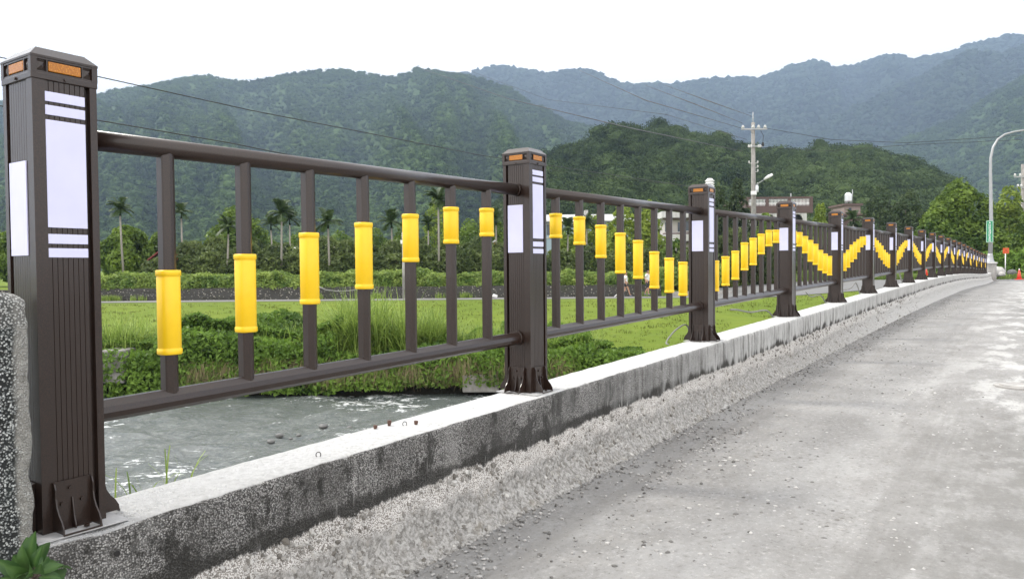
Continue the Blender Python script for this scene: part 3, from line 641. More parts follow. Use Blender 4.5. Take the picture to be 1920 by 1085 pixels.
# anchor bolts and a wire eye on the parapet top
for (s, e, h, lab) in ((2.164, -.055, .016, 'rusty bolt stub on the parapet top, nearest of three stubs'), (2.23, -.042, .024, 'taller rusty bolt stub, middle one of three on the parapet'), (2.305, .034, .016, 'rusty bolt stub on the parapet, farthest of three and nearest the road')):
    mb = MB(); mb.tube([(0, 0, 0), (0, 0, h * .75)], .0065, 8); mb.tube([(0, 0, h * .4), (0.001, 0, h)], .0085, 6, smooth=False); o = mb.build('anchor_bolt', M['bolt']); o.location = bw(s, e, -.001); tag(o, lab, 'bolt', 'bolt stubs left in the parapet')
for (s, e, lab) in ((1.757, .075, 'small steel wire eye standing on the parapet near its front edge'), (2.27, .005, 'small steel wire eye between rusty bolt stubs on the parapet')):
    mb = MB(); mb.tube([(.008 * cos(a), 0, .006 + .009 * sin(a)) for a in np.linspace(-.9, pi + .9, 14)], .0016, 6); o = mb.build('wire_eye', M['bolt2']); o.location = bw(s, e, 0); o.rotation_euler = (0, 0, .3); tag(o, lab, 'wire')

# loose gravel on the deck
def gravel(name, n, smin, smax, emin, emax, r0, r1, mat, lab, bias=None):
    P = []
    while len(P) < n:
        s = smin + (smax - smin) * NR.rand() ** 1.5; e = emin + (emax - emin) * NR.rand()
        if bias and NR.rand() > bias(s, e): continue
        P.append((s, e))
    P = np.array(P); V0, F0 = ico(1); r = r0 + (r1 - r0) * NR.rand(n) ** 4
    sc = r[:, None] * NR.uniform(.55, 1.25, (n, 3)) * np.array([1, 1, .6]); pert = 1 + NR.uniform(-.25, .25, (n, len(V0), 1))
    V = V0[None] * pert * sc[:, None]; an = NR.rand(n) * 6.28; ca, sa = np.cos(an)[:, None], np.sin(an)[:, None]
    x = V[..., 0] * ca - V[..., 1] * sa; y = V[..., 0] * sa + V[..., 1] * ca
    zz = np.array([zc(s) + rdz(s) for s in P[:, 0]]) + .004
    V = np.stack([x + P[:, :1], y - P[:, 1:], V[..., 2] + (zz + r * .15)[:, None]], -1)
    Fq = (F0[None] + (np.arange(n) * len(V0))[:, None, None]).reshape(-1, 3)
    o = qmesh(name, V, Fq, mat, k=3, tint=np.repeat(NR.rand(n), len(V0))); o.matrix_world = BR; tag(o, lab, 'gravel', kind='stuff')
tg = NT('gravel_stone'); m_grav = tg.bsdf(tg.mix(tg.tint(), (.09, .086, .08), (.46, .45, .435)), .85)
def gb(s, e):
    d = fbm(s * .9, e * 1.4, 0, 3); return float(np.clip((d - .38) * 3.4, .12, 1)) * (1.0 if e > 1.3 and s < 8 else .45)
gravel('gravel', 42000, .9, 26, .34, 4.2, .0020, .0125, m_grav, 'loose gravel and grit scattered over the road', gb)
gravel('rubble', 6500, .9, 16, .235, .62, .002, .012, m_grav, 'broken concrete crumbs along the foot of the parapet', lambda s, e: float(np.clip(1 - abs(e - .29) / .12, .06 + .5 * (fbm(s * 1.7, e * 3) > .55), 1)))
def crumbs(n):
    s_ = .86 + 17 * NR.rand(n) ** 1.6; t_ = NR.rand(n) ** .75; e_ = .158 + .012 * t_ + .115 * t_ ** 3.2 + .004; d_ = -.205 - .26 * t_ * np.array([1 + (-(rdz(a) + .45)) / .26 for a in s_])
    keep = fbm(s_ * 5, t_ * 3, 0, 3) + t_ * .12 > .44; s_, e_, d_ = s_[keep], e_[keep], d_[keep]; n = len(s_)
    V0, F0 = ico(1); rad = .0025 + .0115 * NR.rand(n) ** 3.2; sc = rad[:, None] * NR.uniform(.5, 1.4, (n, 3)); pert = 1 + NR.uniform(-.3, .3, (n, len(V0), 1))
    V = V0[None] * pert * sc[:, None]; an = NR.rand(n) * 6.28; ca, sa = np.cos(an)[:, None], np.sin(an)[:, None]; ba = NR.uniform(-1, 1, n); cb, sb = np.cos(ba)[:, None], np.sin(ba)[:, None]
    x = V[..., 0] * ca - V[..., 1] * sa; y = V[..., 0] * sa + V[..., 1] * ca; z = V[..., 2]; y, z = y * cb - z * sb, y * sb + z * cb
    zz = np.array([zc(a) for a in s_]) + d_; V = np.stack([x + s_[:, None], y - e_[:, None], z + zz[:, None]], -1)
    Fq = (F0[None] + (np.arange(n) * len(V0))[:, None, None]).reshape(-1, 3); o = qmesh('broken_concrete', V, Fq, m_crumb, k=3, tint=np.repeat(NR.rand(n), len(V0))); o.matrix_world = BR
    tag(o, 'rough stones standing out of the broken concrete strip below the parapet', 'rubble', kind='stuff')
tg = NT('crumb_stone'); m_crumb = tg.bsdf(tg.mix(tg.math('POWER', tg.tint(), 1.3), (.13, .12, .105), (.52, .51, .485)), .9)
crumbs(15000)
# small cover plate far right on the deck
mb = MB(); mb.tube([(0, 0, 0), (0, 0, .012)], .17, 28, smooth=False); mb.tube([(0, 0, .012), (0, 0, .018)], .13, 28, smooth=False); o = mb.build('manhole_cover', M['conc']); o.location = bw(7.36, 2.03, rdz(7.36) + .010); tag(o, 'small round grey manhole cover at the right picture edge', 'cover')

# ------------------------------------------------------------------ sapling by the pillar
def sapling():
    root = empty('sapling', bw(.84, .30, -.46)); tag(root, 'green broad-leaved sapling growing at the foot of the pebbledash pillar', 'plant')
    tips = [(62, 995, .30), (38, 1022, .31), (92, 1040, .30), (10, 1062, .34), (105, 1062, .33), (30, 1078, .36), (75, 1060, .38), (118, 1082, .34), (55, 1070, .40), (20, 1040, .26), (88, 1010, .24), (130, 1076, .28), (-8, 1050, .30), (48, 1004, .27), (112, 1046, .26), (76, 1024, .34), (2, 1084, .33), (134, 1060, .31)]
    V = []; Q = []; T = []; st = MB(); base = Vector((0, 0, 0))
    rs = random.Random(4)
    def px(x, y, e):                       # plane e = const
        r = ray(x, y); t = (e - D) / (r[0] * cos(TH) - r[1] * sin(TH)); return Vector((r[0] * t, r[1] * t, r[2] * t)) - root.location
    hub = px(66, 1085, .33)
    st.tube([base, base.lerp(hub, .6) + Vector((.01, 0, 0)), hub, hub + Vector((0, 0, .035))], [.005, .004, .003, .002], 6)
    for (x, y, e) in tips:
        tip = px(x, y, e); d = tip - hub; ln = d.length; st0 = hub + d * .22 + Vector((rs.uniform(-.006, .006), rs.uniform(-.006, .006), .004)); d = tip - st0; ln = d.length
        if ln < .045: d = d.normalized() * .05; ln = .05
        dn = d.normalized(); side = dn.cross(Vector((rs.uniform(-.5, .5), -1, rs.uniform(.1, .8)))).normalized(); nrm = side.cross(dn).normalized()
        st.tube([hub, hub.lerp(st0, .5) + Vector((0, 0, .003)), st0], [.0016, .0013, .001], 5)
        n = 10; w = min(.018, ln * .25); i0 = len(V)
        for k in range(n + 1):
            t = k / n; ww = w * (sin(pi * t ** .85) ** .8 if 0 < t < 1 else .04); c_ = st0 + dn * ln * t + nrm * (.10 * ln * sin(pi * t) - .10 * ln * t * t)
            for q, up in ((-1, .28), (-.5, .10), (0, -.02), (.5, .10), (1, .28)): V.append(c_ + side * ww * q + nrm * ww * up); T.append(.85 if q == 0 else .25 + .15 * rs.random() + (.3 if (x, y) in ((38, 1022), (10, 1062), (105, 1062)) else 0))
        for k in range(n):
            for q in range(4): a = i0 + k * 5 + q; Q.append((a, a + 1, a + 6, a + 5))
    qmesh('leaves', np.array([v[:] for v in V]), Q, L['sap'], T, smooth=True, parent=root)
    st.build('stem', M['bark'], root)
sapling()

# ------------------------------------------------------------------ end of the bridge
ze = zc(61); zr = ze + rdz(61)
ep = empty('end_pillar', mat=BR @ Matrix.Translation((61.6, 0, 0))); tag(ep, 'short pale concrete end pillar of the railing under the lamp pole', 'pillar')
mb = MB(); mb.bbox(-.5, .5, -.42, .30, zr - .3, ze + .62, .02); mb.build('pillar_body', M['conc'], ep)
mb = MB(); mb.bbox(-.58, .58, -.48, .36, ze + .622, ze + .72, .02); mb.build('coping', M['pale'], ep)
lamp = empty('street_lamp', (0, 0, 0)); pb = BR @ Vector((61.6, -.05, ze + .72)); lamp.location = pb
tag(lamp, 'tall galvanised street lamp curving right above the end of the railing', 'street lamp')
Yl = pb.y; topz = at(1857, 300, Yl).z - pb.z
def lp(x, y): q = at(x, y, Yl); return Vector((q.x - pb.x, 0, q.z - pb.z))
path_ = [(0, 0, .1), lp(1858.5, 420), lp(1857.0, 320), lp(1857.5, 296), lp(1862, 276), lp(1871, 261), lp(1884, 252), lp(1902, 247), lp(1925, 243.5), lp(1950, 242)]
mb = MB(); mb.tube(path_, [.145, .12, .095, .085, .075, .07, .065, .06, .05, .045], 12); mb.build('pole', M['galv'], lamp)
mb = MB(); mb.lathe([(.30, 0), (.30, .03), (.22, .12), (.17, .45), (.15, .6)], 14); mb.build('pole_foot', M['galv'], lamp)
mb = MB(); q = lp(1958, 242); mb.bbox(q.x - .3, q.x + .45, -.14, .14, q.z - .09, q.z + .06, .04); mb.build('lamp_head', M['galv'], lamp)
sg = at(1855.8, 434, Yl - .22); sw_ = 11.6 / F * Yl; shh = 41 / F * Yl
sroot = empty('street_sign', sg); sroot.rotation_euler = (0, 0, -atan2(sg.x, sg.y)); tag(sroot, 'narrow green vertical sign with white writing on the street lamp pole', 'sign')
mb = MB(); mb.bbox(-sw_ / 2, sw_ / 2, -.015, .015, -shh / 2, shh / 2, .012); mb.build('sign_plate', M['green'], sroot)
mb = MB(); t_ = .018; a_ = sw_ / 2 - .02; b_ = shh / 2 - .02
for bx in ((-a_, a_, b_ - t_, b_), (-a_, a_, -b_, -b_ + t_), (-a_, -a_ + t_, -b_, b_), (a_ - t_, a_, -b_, b_)): mb.box(bx[0], bx[1], -.020, -.0155, bx[2], bx[3])
mb.build('sign_border', M['signw'], sroot)
mb = MB(); rs = random.Random(3); gh = (shh - .12) / 8
for k in range(8):
    zc_ = shh / 2 - .06 - gh * (k + .5)
    if k == 0: mb.lathe([(.06, 0), (.05, .03), (.015, .06)], 10, (0, -.018, zc_ - .03)); continue
    hg = gh * .36; wg = .085
    for j in range(3): zz = zc_ - hg + j * hg; mb.box(-wg * rs.uniform(.6, 1), wg * rs.uniform(.6, 1), -.020, -.0155, zz - .008, zz + .008)
    for j in range(2): xx = rs.uniform(-wg, wg) * .7; mb.box(xx - .008, xx + .008, -.0202, -.0156, zc_ - hg, zc_ + hg)
mb.build('lettering', M['signw'], sroot)
# orange sign on post
q0 = at(1885, 504, 58); q1 = at(1885, 470, 58)
os_ = empty('warning_sign', (q0.x, 58, q0.z)); tag(os_, 'orange square sign on a thin white post at the road junction', 'sign')
hh = q1.z - q0.z; mb = MB(); mb.tube([(0, 0, -.4), (0, 0, hh - .2)], .035, 8); mb.build('post', M['plastic'], os_)
mb = MB(); hs_ = .235; mb.bbox(-hs_, hs_, -.06, -.04, hh - hs_ * .9, hh + hs_ * .9, .008); mb.build('sign_plate', M['orange'], os_)
mb = MB()
for sx in (-1, 1): mb.tube([(sx * .13, -.063, hh - .12), (-sx * .0, -.063, hh + .05), (sx * .13, -.063, hh + .12)], .010, 5)
mb.build('sign_marking', plain('dark_red_print', (.20, .03, .01)), os_)
# cones
def cone(x, ybase, Y, h, label, zg=None):
    p = at(x, ybase, Y); root = empty('traffic_cone', p); tag(root, label, 'traffic cone')
    mb = MB(); mb.bbox(-h * .27, h * .27, -h * .27, h * .27, 0, h * .05, .008); mb.lathe([(h * .21, h * .05), (h * .05, h * .88)], 18); mb.build('cone_body', M['cone'], root)
    mb = MB(); mb.lathe([(h * .052, h * .88), (h * .062, h * .9), (h * .058, h * .97), (h * .03, h)], 14); mb.build('tip', M['plastic'], root)
cone(1911, 524, 50, .72, 'red traffic cone with white tip standing on the road at the right')
cone(1737, 516, 30, .30, 'small red and white cone glimpsed behind the railing posts')
# stones by the verge
def boulder(x, y, Y, r, mat, label, nm='boulder', flat=.7):
    V0, F0 = ico(3); d = .7 + .6 * fbm(V0[:, 0] * 1.6 + x, V0[:, 1] * 1.6, V0[:, 2] * 1.6, 4)[:, None]; V = V0 * d * r * np.array([1, .8, flat])
    o = qmesh(nm, V, F0, mat, k=3, smooth=True); o.location = at(x, y, Y); tag(o, label, 'stone'); return o
boulder(1869, 509, 57, .55, M['stonel'], 'grey boulder beside the end pillar'); boulder(1879, 513.5, 56, .24, M['stonel'], 'small white rounded stone left of the orange sign post')
boulder(1897, 511, 58, .35, M['stone'], 'dark low stone right of the orange sign post')

# ------------------------------------------------------------------ stone wall and things along the path
X0, X1 = at(-40, 550, 52.2).x, at(1240, 550, 52.2).x
Xg = np.linspace(-48, X1, 260); zz = np.linspace(0, 1, 12); WX, WZ = np.meshgrid(Xg, zz)
dp = (fbm(WX * 3.3, WZ * 3.3, 0, 3) - .5) * .10
front = np.stack([WX, 52.2 - dp + WZ * .06, -1.97 + WZ * (.88 + (fbm(WX * .3, 0 * WX) - .5) * .12)], -1); topb = front[-1].copy(); topb[:, 1] = 52.62; back = topb.copy(); back[:, 2] = -2.0
A_ = np.concatenate([front, topb[None], back[None]], 0); o = qmesh('stone_wall', A_, grid_faces(A_.shape[0], A_.shape[1]), M['cob'], smooth=False); tag(o, 'low dark rubble stone wall with pale stones along the riverside path', 'wall')
mb = MB(); a_ = at(1252, 546, 52); b_ = at(1365, 541, 53); mb.add([], []); mb.box(a_.x, b_.x, 52, 52.5, -1.95, -1.60); o = mb.build('low_kerb_wall', M['conc']); tag(o, 'low dark concrete kerb wall right of the walkers', 'wall')
mb = MB(); mb.tube([at(598, 537, 51.9), at(610, 543, 51.8), at(632, 546, 51.8), at(655, 545, 51.9), at(680, 541, 51.9)], .035, 7); o = mb.build('hose', M['hose']); tag(o, 'grey hose sagging across the face of the stone wall', 'hose')
mb = MB(); mb.tube([at(1152, 556, 51.9), at(1160, 549, 52.1)], .035, 6); o = mb.build('pipe', M['plastic']); tag(o, 'white pipe leaning against the stone wall left of the walkers', 'pipe')
mb = MB(); mb.bbox(-.16, .16, -.1, .1, -.1, .12, .05); o = mb.build('plastic_bag', M['plastic']); o.location = at(928, 555, 51.5); o.rotation_euler = (0, .3, .5); tag(o, 'small white bag lying at the foot of the stone wall', 'bag')
pp = at(758, 562, 51.6); gp = empty('service_pole', (pp.x, 51.6, zterr(pp.x, 51.6))); tag(gp, 'slim grey service pole with a small white box in front of the stone wall', 'pole')
th = at(757, 434, 51.6).z - gp.location.z; mb = MB(); mb.tube([(0, 0, -.2), (0, 0, th)], [.13, .09], 10); mb.build('pole', M['conc'], gp)
bz = at(757, 454, 51.6).z - gp.location.z; mb = MB(); mb.bbox(-.18, .06, -.24, -.10, bz - .12, bz + .14, .02); mb.build('meter_box', M['plastic'], gp)
mb = MB()
for k in range(3): mb.lathe([(.02, 0), (.05, .03), (.05, .08), (.02, .11)], 8, (-.06, -.12, th - .5 + k * .14))
mb.build('insulator', M['porc'], gp)

# ------------------------------------------------------------------ people
def person(x, yfoot, Y, h, pose, label, shorts_len, rz):
    p = at(x, yfoot, Y); root = empty('person', (p.x, Y, p.z), rz); root['label'] = label; root['category'] = 'person'; root['group'] = 'walkers on the riverside path'
    k = h / 1.72; J = pose
    def skin(name, verts, edges, mat, rootv=0, parent=None, sub=2):
        bm = bmesh.new(); lay = bm.verts.layers.skin.verify(); vv = []
        for i, (co, r) in enumerate(verts):
            v = bm.verts.new(Vector(co) * k); v[lay].radius = ((r if isinstance(r, tuple) else (r, r))[0] * k, (r if isinstance(r, tuple) else (r, r))[1] * k); v[lay].use_root = (i == rootv); vv.append(v)
        for a, b in edges: bm.edges.new((vv[a], vv[b]))
        me = bpy.data.meshes.new(name); bm.to_mesh(me); bm.free(); me.materials.append(mat); o = bpy.data.objects.new(name, me); link(o, parent)
        m = o.modifiers.new('skin', 'SKIN'); m.use_smooth_shade = True; m2 = o.modifiers.new('sub', 'SUBSURF'); m2.levels = sub; m2.render_levels = sub
        return o
    V = [((0, 0, .95), (.14, .10)), ((0, 0, 1.10), (.13, .095)), ((.01, 0, 1.30), (.155, .105)), ((.01, 0, 1.44), (.13, .085)), ((.02, 0, 1.49), .052), ((.03, 0, 1.55), .055), ((.04, 0, 1.62), (.078, .085)), ((.04, 0, 1.70), (.06, .065)), ((.115, 0, 1.61), .014), ((.105, 0, 1.565), .02)]
    Ed = [(0, 1), (1, 2), (2, 3), (3, 4), (4, 5), (5, 6), (6, 7), (6, 8), (5, 9)]
    def chain(start, pts):
        pr = start
        for co, r in pts: V.append((co, r)); Ed.append((pr, len(V) - 1)); pr = len(V) - 1
        return pr
    for sy, L_ in ((-1, J['la']), (1, J['ra'])):
        sh = (.01, sy * .17, 1.42); el, ha = L_
        w = chain(3, [(sh, .055), ((el[0], sy * .22, el[1]), .04), ((ha[0], sy * .22, ha[1]), .026), ((ha[0] + .012, sy * .215, ha[1] - .05), (.034, .018))])
        for q in range(4): chain(w, [((ha[0] + .02 + (q - 1.5) * .018, sy * .212, ha[1] - .09), .0085), ((ha[0] + .03 + (q - 1.5) * .02, sy * .205, ha[1] - .125 + abs(q - 1.4) * .008), .007)])
        chain(w, [((ha[0] + .055, sy * .19, ha[1] - .065), .009), ((ha[0] + .065, sy * .185, ha[1] - .09), .008)])
    for sy, L_ in ((-1, J['ll']), (1, J['rl'])):
        kn, an, toe = L_
        chain(0, [((.0, sy * .085, .88), .088), ((kn[0], sy * .09, kn[1]), .055), (((kn[0] + an[0]) / 2 - .02, sy * .09, (kn[1] + an[1]) / 2 + .04), .052), ((an[0], sy * .09, an[1]), .036), ((toe[0], sy * .09, toe[1]), .032)])
    body = skin('body', V, Ed, M['skin'], 0, root, 1)
    # clothing
    S = [((0, 0, .90), (.165, .125)), ((0, 0, 1.10), (.155, .12)), ((.01, 0, 1.32), (.175, .125)), ((.01, 0, 1.43), (.14, .095)), ((.015, 0, 1.475), .062)]; SE = [(0, 1), (1, 2), (2, 3), (3, 4)]
    for sy, L_ in ((-1, J['la']), (1, J['ra'])):
        el = L_[0]; S.append(((.01, sy * .17, 1.41), .075)); SE.append((3, len(S) - 1)); S.append((((el[0]) * .6, sy * .215, 1.41 + (el[1] - 1.41) * .65), .062)); SE.append((len(S) - 2, len(S) - 1))
    skin('shirt', S, SE, M['shirt'], 0, body, 1)
    S = [((0, 0, .97), (.158, .118)), ((0, 0, .88), (.15, .118))]; SE = [(0, 1)]
    for sy, L_ in ((-1, J['ll']), (1, J['rl'])):
        kn = L_[0]; S.append(((kn[0] * .3, sy * .088, .80), .105)); SE.append((1, len(S) - 1)); S.append(((kn[0] * shorts_len, sy * .09, .88 + (kn[1] - .88) * shorts_len), .095)); SE.append((len(S) - 2, len(S) - 1))
    skin('shorts', S, SE, M['shorts'], 0, body, 1)
    S = [((.03, 0, 1.66), (.083, .09)), ((.02, 0, 1.71), (.074, .08)), ((-.02, 0, 1.62), (.06, .075))]; skin('hair', S, [(0, 1), (0, 2)], M['hair'], 0, body, 1)
    for sy, L_ in ((-1, J['ll']), (1, J['rl'])):
        an, toe = L_[1], L_[2]; skin('shoe', [((an[0] - .05, sy * .09, an[1] - .035), .045), (((an[0] + toe[0]) / 2, sy * .09, (an[1] + toe[1]) / 2 - .03), .045), ((toe[0] + .04, sy * .09, toe[1] - .005), .034)], [(0, 1), (1, 2)], M['shoe'], 0, body, 1)
    return root
person(1214, 553.5, 51.0, 1.72, dict(la=((-.10, 1.14), (.06, .93)), ra=((-.16, 1.15), (-.24, .92)), ll=((.12, .50), (.10, .09), (.22, .05)), rl=((.02, .49), (-.22, .13), (-.12, .05))), 'walker in white T-shirt and long dark shorts stepping along the riverside path', .95, -0.55)
person(1173, 556, 50.6, 1.66, dict(la=((-.12, 1.15), (-.02, .93)), ra=((.06, 1.14), (.22, 1.00)), ll=((.17, .52), (.30, .10), (.42, .08)), rl=((.0, .49), (-.18, .12), (-.08, .05))), 'walker in white shirt and short black shorts striding ahead half behind a baluster', .55, 0.15)

# ------------------------------------------------------------------ poles and wires
def upole(x, Y, ytop, label, full=True, arms=((243, 24),)):
    p = at(x, 520, Y); zg = zterr(p.x, Y); root = empty('utility_pole', (p.x, Y, zg)); tag(root, label, 'utility pole')
    Z = lambda y: at(x, y, Y).z - zg
    pt = ytop + 20 if full else ytop
    mb = MB(); mb.tube([(.10, 0, -.5), (0, 0, Z(pt))], [.30, .17], 12); mb.build('pole', M['polec'], root)
    px = Y / F
    if full:
        mb = MB(); mb.tube([(0, 0, Z(pt + 8)), (0, 0, Z(ytop))], [.06, .035], 8); mb.build('top_spike', M['galv'], root)
        mb = MB(); z = Z(243); mb.bbox(-23 * px, 25 * px, -.27, -.15, z - .07, z + .07, .01); mb.tube([(-8 * px, -.2, z), (0, -.15, Z(252))], .03, 6); mb.build('crossarm', M['galv'], root)
        for dx in (-20, 9, 21, -1):
            mb = MB(); mb.lathe([(.04, 0), (.15, .05), (.17, .12), (.08, .17), (.13, .20), (.06, .30)], 10, (dx * px, -.21, z + .07)); mb.build('insulator', M['porc'], root)
        z = Z(275); mb = MB(); mb.box(-9 * px, 17 * px, -.26, -.16, z - .05, z + .05); mb.build('crossarm', M['galv'], root)
        for dx in (-9, -5, 9, 12):
            mb = MB(); mb.lathe([(.05, 0), (.11, .06), (.06, .12), (.11, .18), (.05, .26)], 8, (dx * px, -.21, z - .12)); mb.build('insulator', M['porc'], root)
        mb = MB(); mb.lathe([(.10, 0), (.14, .1), (.10, .35)], 8, (17 * px, -.21, z)); mb.build('cutout_fuse', M['wire'], root)
        mb = MB(); mb.tube([(17 * px, -.21, z + .3), (18 * px, -.21, z + 1.0), (13 * px, -.21, Z(246))], .025, 6); mb.build('jumper_cable', M['wire'], root)
        for i, y in enumerate((304, 312, 320, 345)):
            for sx in ((-1, 1) if i < 1 else (1,)):
                mb = MB(); mb.lathe([(.05, 0), (.09, .05), (.05, .1), (.09, .15), (.05, .2)], 8, (sx * 8 * px, -.1, Z(y) - .1)); mb.box(min(0, sx * 8 * px), max(0, sx * 8 * px), -.12, -.08, Z(y) - .14, Z(y) - .10); mb.build('insulator', M['porc'], root)
        la = MB(); la.tube([(.15, -.1, Z(349)), (10 * px, -.3, Z(343)), (20 * px, -.4, Z(337))], [.05, .045, .04], 8); lo = la.build('lamp_arm', M['galv'], root)
        mb = MB(); mb.tube([(18 * px, -.4, Z(337.5)), (26 * px, -.45, Z(332.5)), (33 * px, -.5, Z(328.5))], [.09, .17, .12], 10); mb.build('lamp_head', M['plastic'], lo)
        mb = MB(); mb.lathe([(.14, 0), (.17, .05), (.17, .55), (.10, .7)], 12, (6 * px, -.15, Z(361))); mb.build('transformer_can', M['steelw'], root)
        mb = MB(); mb.bbox(-.28, .22, -.42, -.20, Z(366), Z(359), .02); mb.build('meter_box', M['plastic'], root)
    else:
        for y, w_ in arms:
            mb = MB(); z = Z(y); mb.box(-w_ * px, w_ * px, -.27, -.15, z - .07, z + .07); mb.build('crossarm', M['galv'], root)
            for dx in (-w_ + 1, -w_ * .4, w_ * .5, w_ - 1): mb = MB(); mb.lathe([(.05, 0), (.16, .06), (.08, .14), (.13, .2), (.05, .3)], 8, (dx * px, -.21, z + .07)); mb.build('insulator', M['porc'], root)
        mb = MB(); mb.tube([(-8 * px, -.1, Z(420)), (-1 * px, -.1, Z(372))], .09, 8); mb.build('brace', M['conc'], root)
    return root
upole(1412, 72, 210, 'tall concrete utility pole with crossarm and small street light beside the balcony house')
upole(1916, 85, 308, 'concrete utility pole with crossarm and brace at the right picture edge', False, ((332, 18), (352, 12)))
def wire(pts, label, r0=.02, r1=.05, grp='overhead wires', sag=0):
    P = [at(x, y, Y) for x, y, Y in pts]; Q = []
    for i in range(len(P) - 1):
        n = 14
        for k in range(n):
            t = k / n; q = P[i].lerp(P[i + 1], t); q.z -= sag * 4 * t * (1 - t); Q.append(q)
    Q.append(P[-1]); n = len(Q); mb = MB(); mb.tube(Q, [r0 + (r1 - r0) * i / (n - 1) for i in range(n)], 6); o = mb.build('overhead_wire', M['wire']); tag(o, label, 'wire', grp)
wire([(-60, 96, 20), (180, 143, 24), (470, 207, 32), (640, 240, 40), (900, 291, 60), (1310, 352, 90)], 'thick black cable crossing above the near railing from the first post cap', .014, .03)
wire([(-60, 190, 20), (180, 225, 24), (430, 268, 32), (650, 312, 42), (1000, 372, 60)], 'black cable just above the top rail right of the first post', .014, .03)
wire([(1395, 242, 72), (1210, 188, 220), (1086, 132, 900)], 'wire running from the utility pole up over the highest saddle ridge', .020, .28)
wire([(1400, 262, 72), (1250, 215, 250), (1028, 187, 600), (886, 135, 950)], 'wire sloping down left to right across the hazy blue ridge', .018, .22)
wire([(1393, 284, 72), (1180, 240, 160), (955, 186, 400), (785, 127, 920)], 'wire climbing left to the bump on the green ridge', .020, .28)
wire([(1409, 218, 72), (1330, 190, 150), (1247, 160, 700)], 'wire from the pole top to the far skyline, upper of its pair', .018, .20)
wire([(1392, 231, 72), (1310, 198, 150), (1210, 160, 700)], 'wire from the pole top to the far skyline, lower of its pair', .018, .20)
wire([(1433, 240, 72), (1560, 262, 76), (1700, 268, 80), (1915, 254, 85)], 'wire running right from the utility pole across the near hill top', .022, .025)
wire([(1420, 276, 72), (1560, 283, 76), (1700, 272, 80), (1917, 262, 86)], 'lower wire running right from the utility pole above the tree tops', .020, .022)
wire([(1405, 290, 72), (1250, 345, 66), (1120, 330, 62), (1030, 318, 58)], 'pale sagging service wire in front of the near hill', .012, .012)

# ------------------------------------------------------------------ buildings
def base_at(x, Y): p = at(x, 500, Y); return Vector((p.x, Y, zterr(p.x, Y)))
def balcony_house():
    Y = 88.0; x0, x1 = 1398, 1524; b = base_at((x0 + x1) / 2, Y); root = empty('balcony_house', b); tag(root, 'brown tiled house with white roof balustrade and arched openings behind the fourth post', 'house')
    w = (x1 - x0) / F * Y / 2; Z = lambda y: at(1460, y, Y).z - b.z
    mb = MB(); mb.box(-w + .35, w - .5, .9, 9, -.3, Z(399)); mb.build('wall', M['conc'], root)
    mb = MB(); mb.box(-w, w, -.02, 9.2, Z(399.5), Z(386)); mb.build('balcony_slab', M['brick'], root)
    mb = MB(); mb.box(-w, w, -.04, .22, Z(372.5), Z(369))
    for x in (-w, -w + .30 * 2 * w, -w + .63 * 2 * w, w - .35): mb.box(x, x + .35, -.02, .20, Z(386), Z(372.6))
    mb.box(-w, w, 8.9, 9.1, Z(386), Z(370)); mb.box(-w, -w + .2, .21, 8.9, Z(386), Z(370)); mb.box(w - .2, w, .21, 8.9, Z(386), Z(370)); mb.build('parapet', M['brick'], root)
    mb = MB(); n = 44
    for k in range(n):
        x = -w + .45 + (2 * w - .9) * k / (n - 1); h = Z(373) - Z(385.7); mb.lathe([(.055, 0), (.035, .12 * h), (.075, .35 * h), (.03, .62 * h), (.05, .85 * h), (.06, h)], 8, (x, .09, Z(385.8)))
    mb.build('balustrade', M['plastic'], root)
    # arcade
    mb = MB(); zt_ = Z(399.6); zb = Z(412); cols = np.linspace(-w + .4, w - .9, 5)
    for i in range(4):
        a, c_ = cols[i] + .22, cols[i + 1] - .22; nn = 10; top_ = [(a + (c_ - a) * k / nn) for k in range(nn + 1)]
        arc = [zb + (zt_ - zb - .14) * (1 - abs(2 * k / nn - 1) ** 3.2) for k in range(nn + 1)]
        vs_ = [(x, y, z) for y in (0.05, .3) for x, z in list(zip(top_, arc)) + [(x, zt_) for x in top_]]; m = 2 * (nn + 1); fs = []
        for k in range(nn):
            for o_ in (0, m): fs.append((o_ + k, o_ + k + 1, o_ + nn + 2 + k, o_ + nn + 1 + k))
            fs.append((k, k + 1, m + k + 1, m + k))
        mb.add(vs_, fs)
    for c_ in cols: mb.box(c_ - .22, c_ + .22, .04, .40, -.3, zt_)
    mb.build('arcade', M['pale'], root)
    mb = MB(); mb.box(-w + .5, w - .9, .60, .88, Z(440), Z(402)); mb.build('opening_shade_slab', M['dark'], root)  # near-black slab, shade behind the arches put into its colour
    mb = MB(); mb.tube([(.35 * w * 2 * .9, 3, Z(386)), (.35 * w * 2 * .9, 3, Z(358))], .06, 6); mb.build('mast', M['galv'], root)
balcony_house()
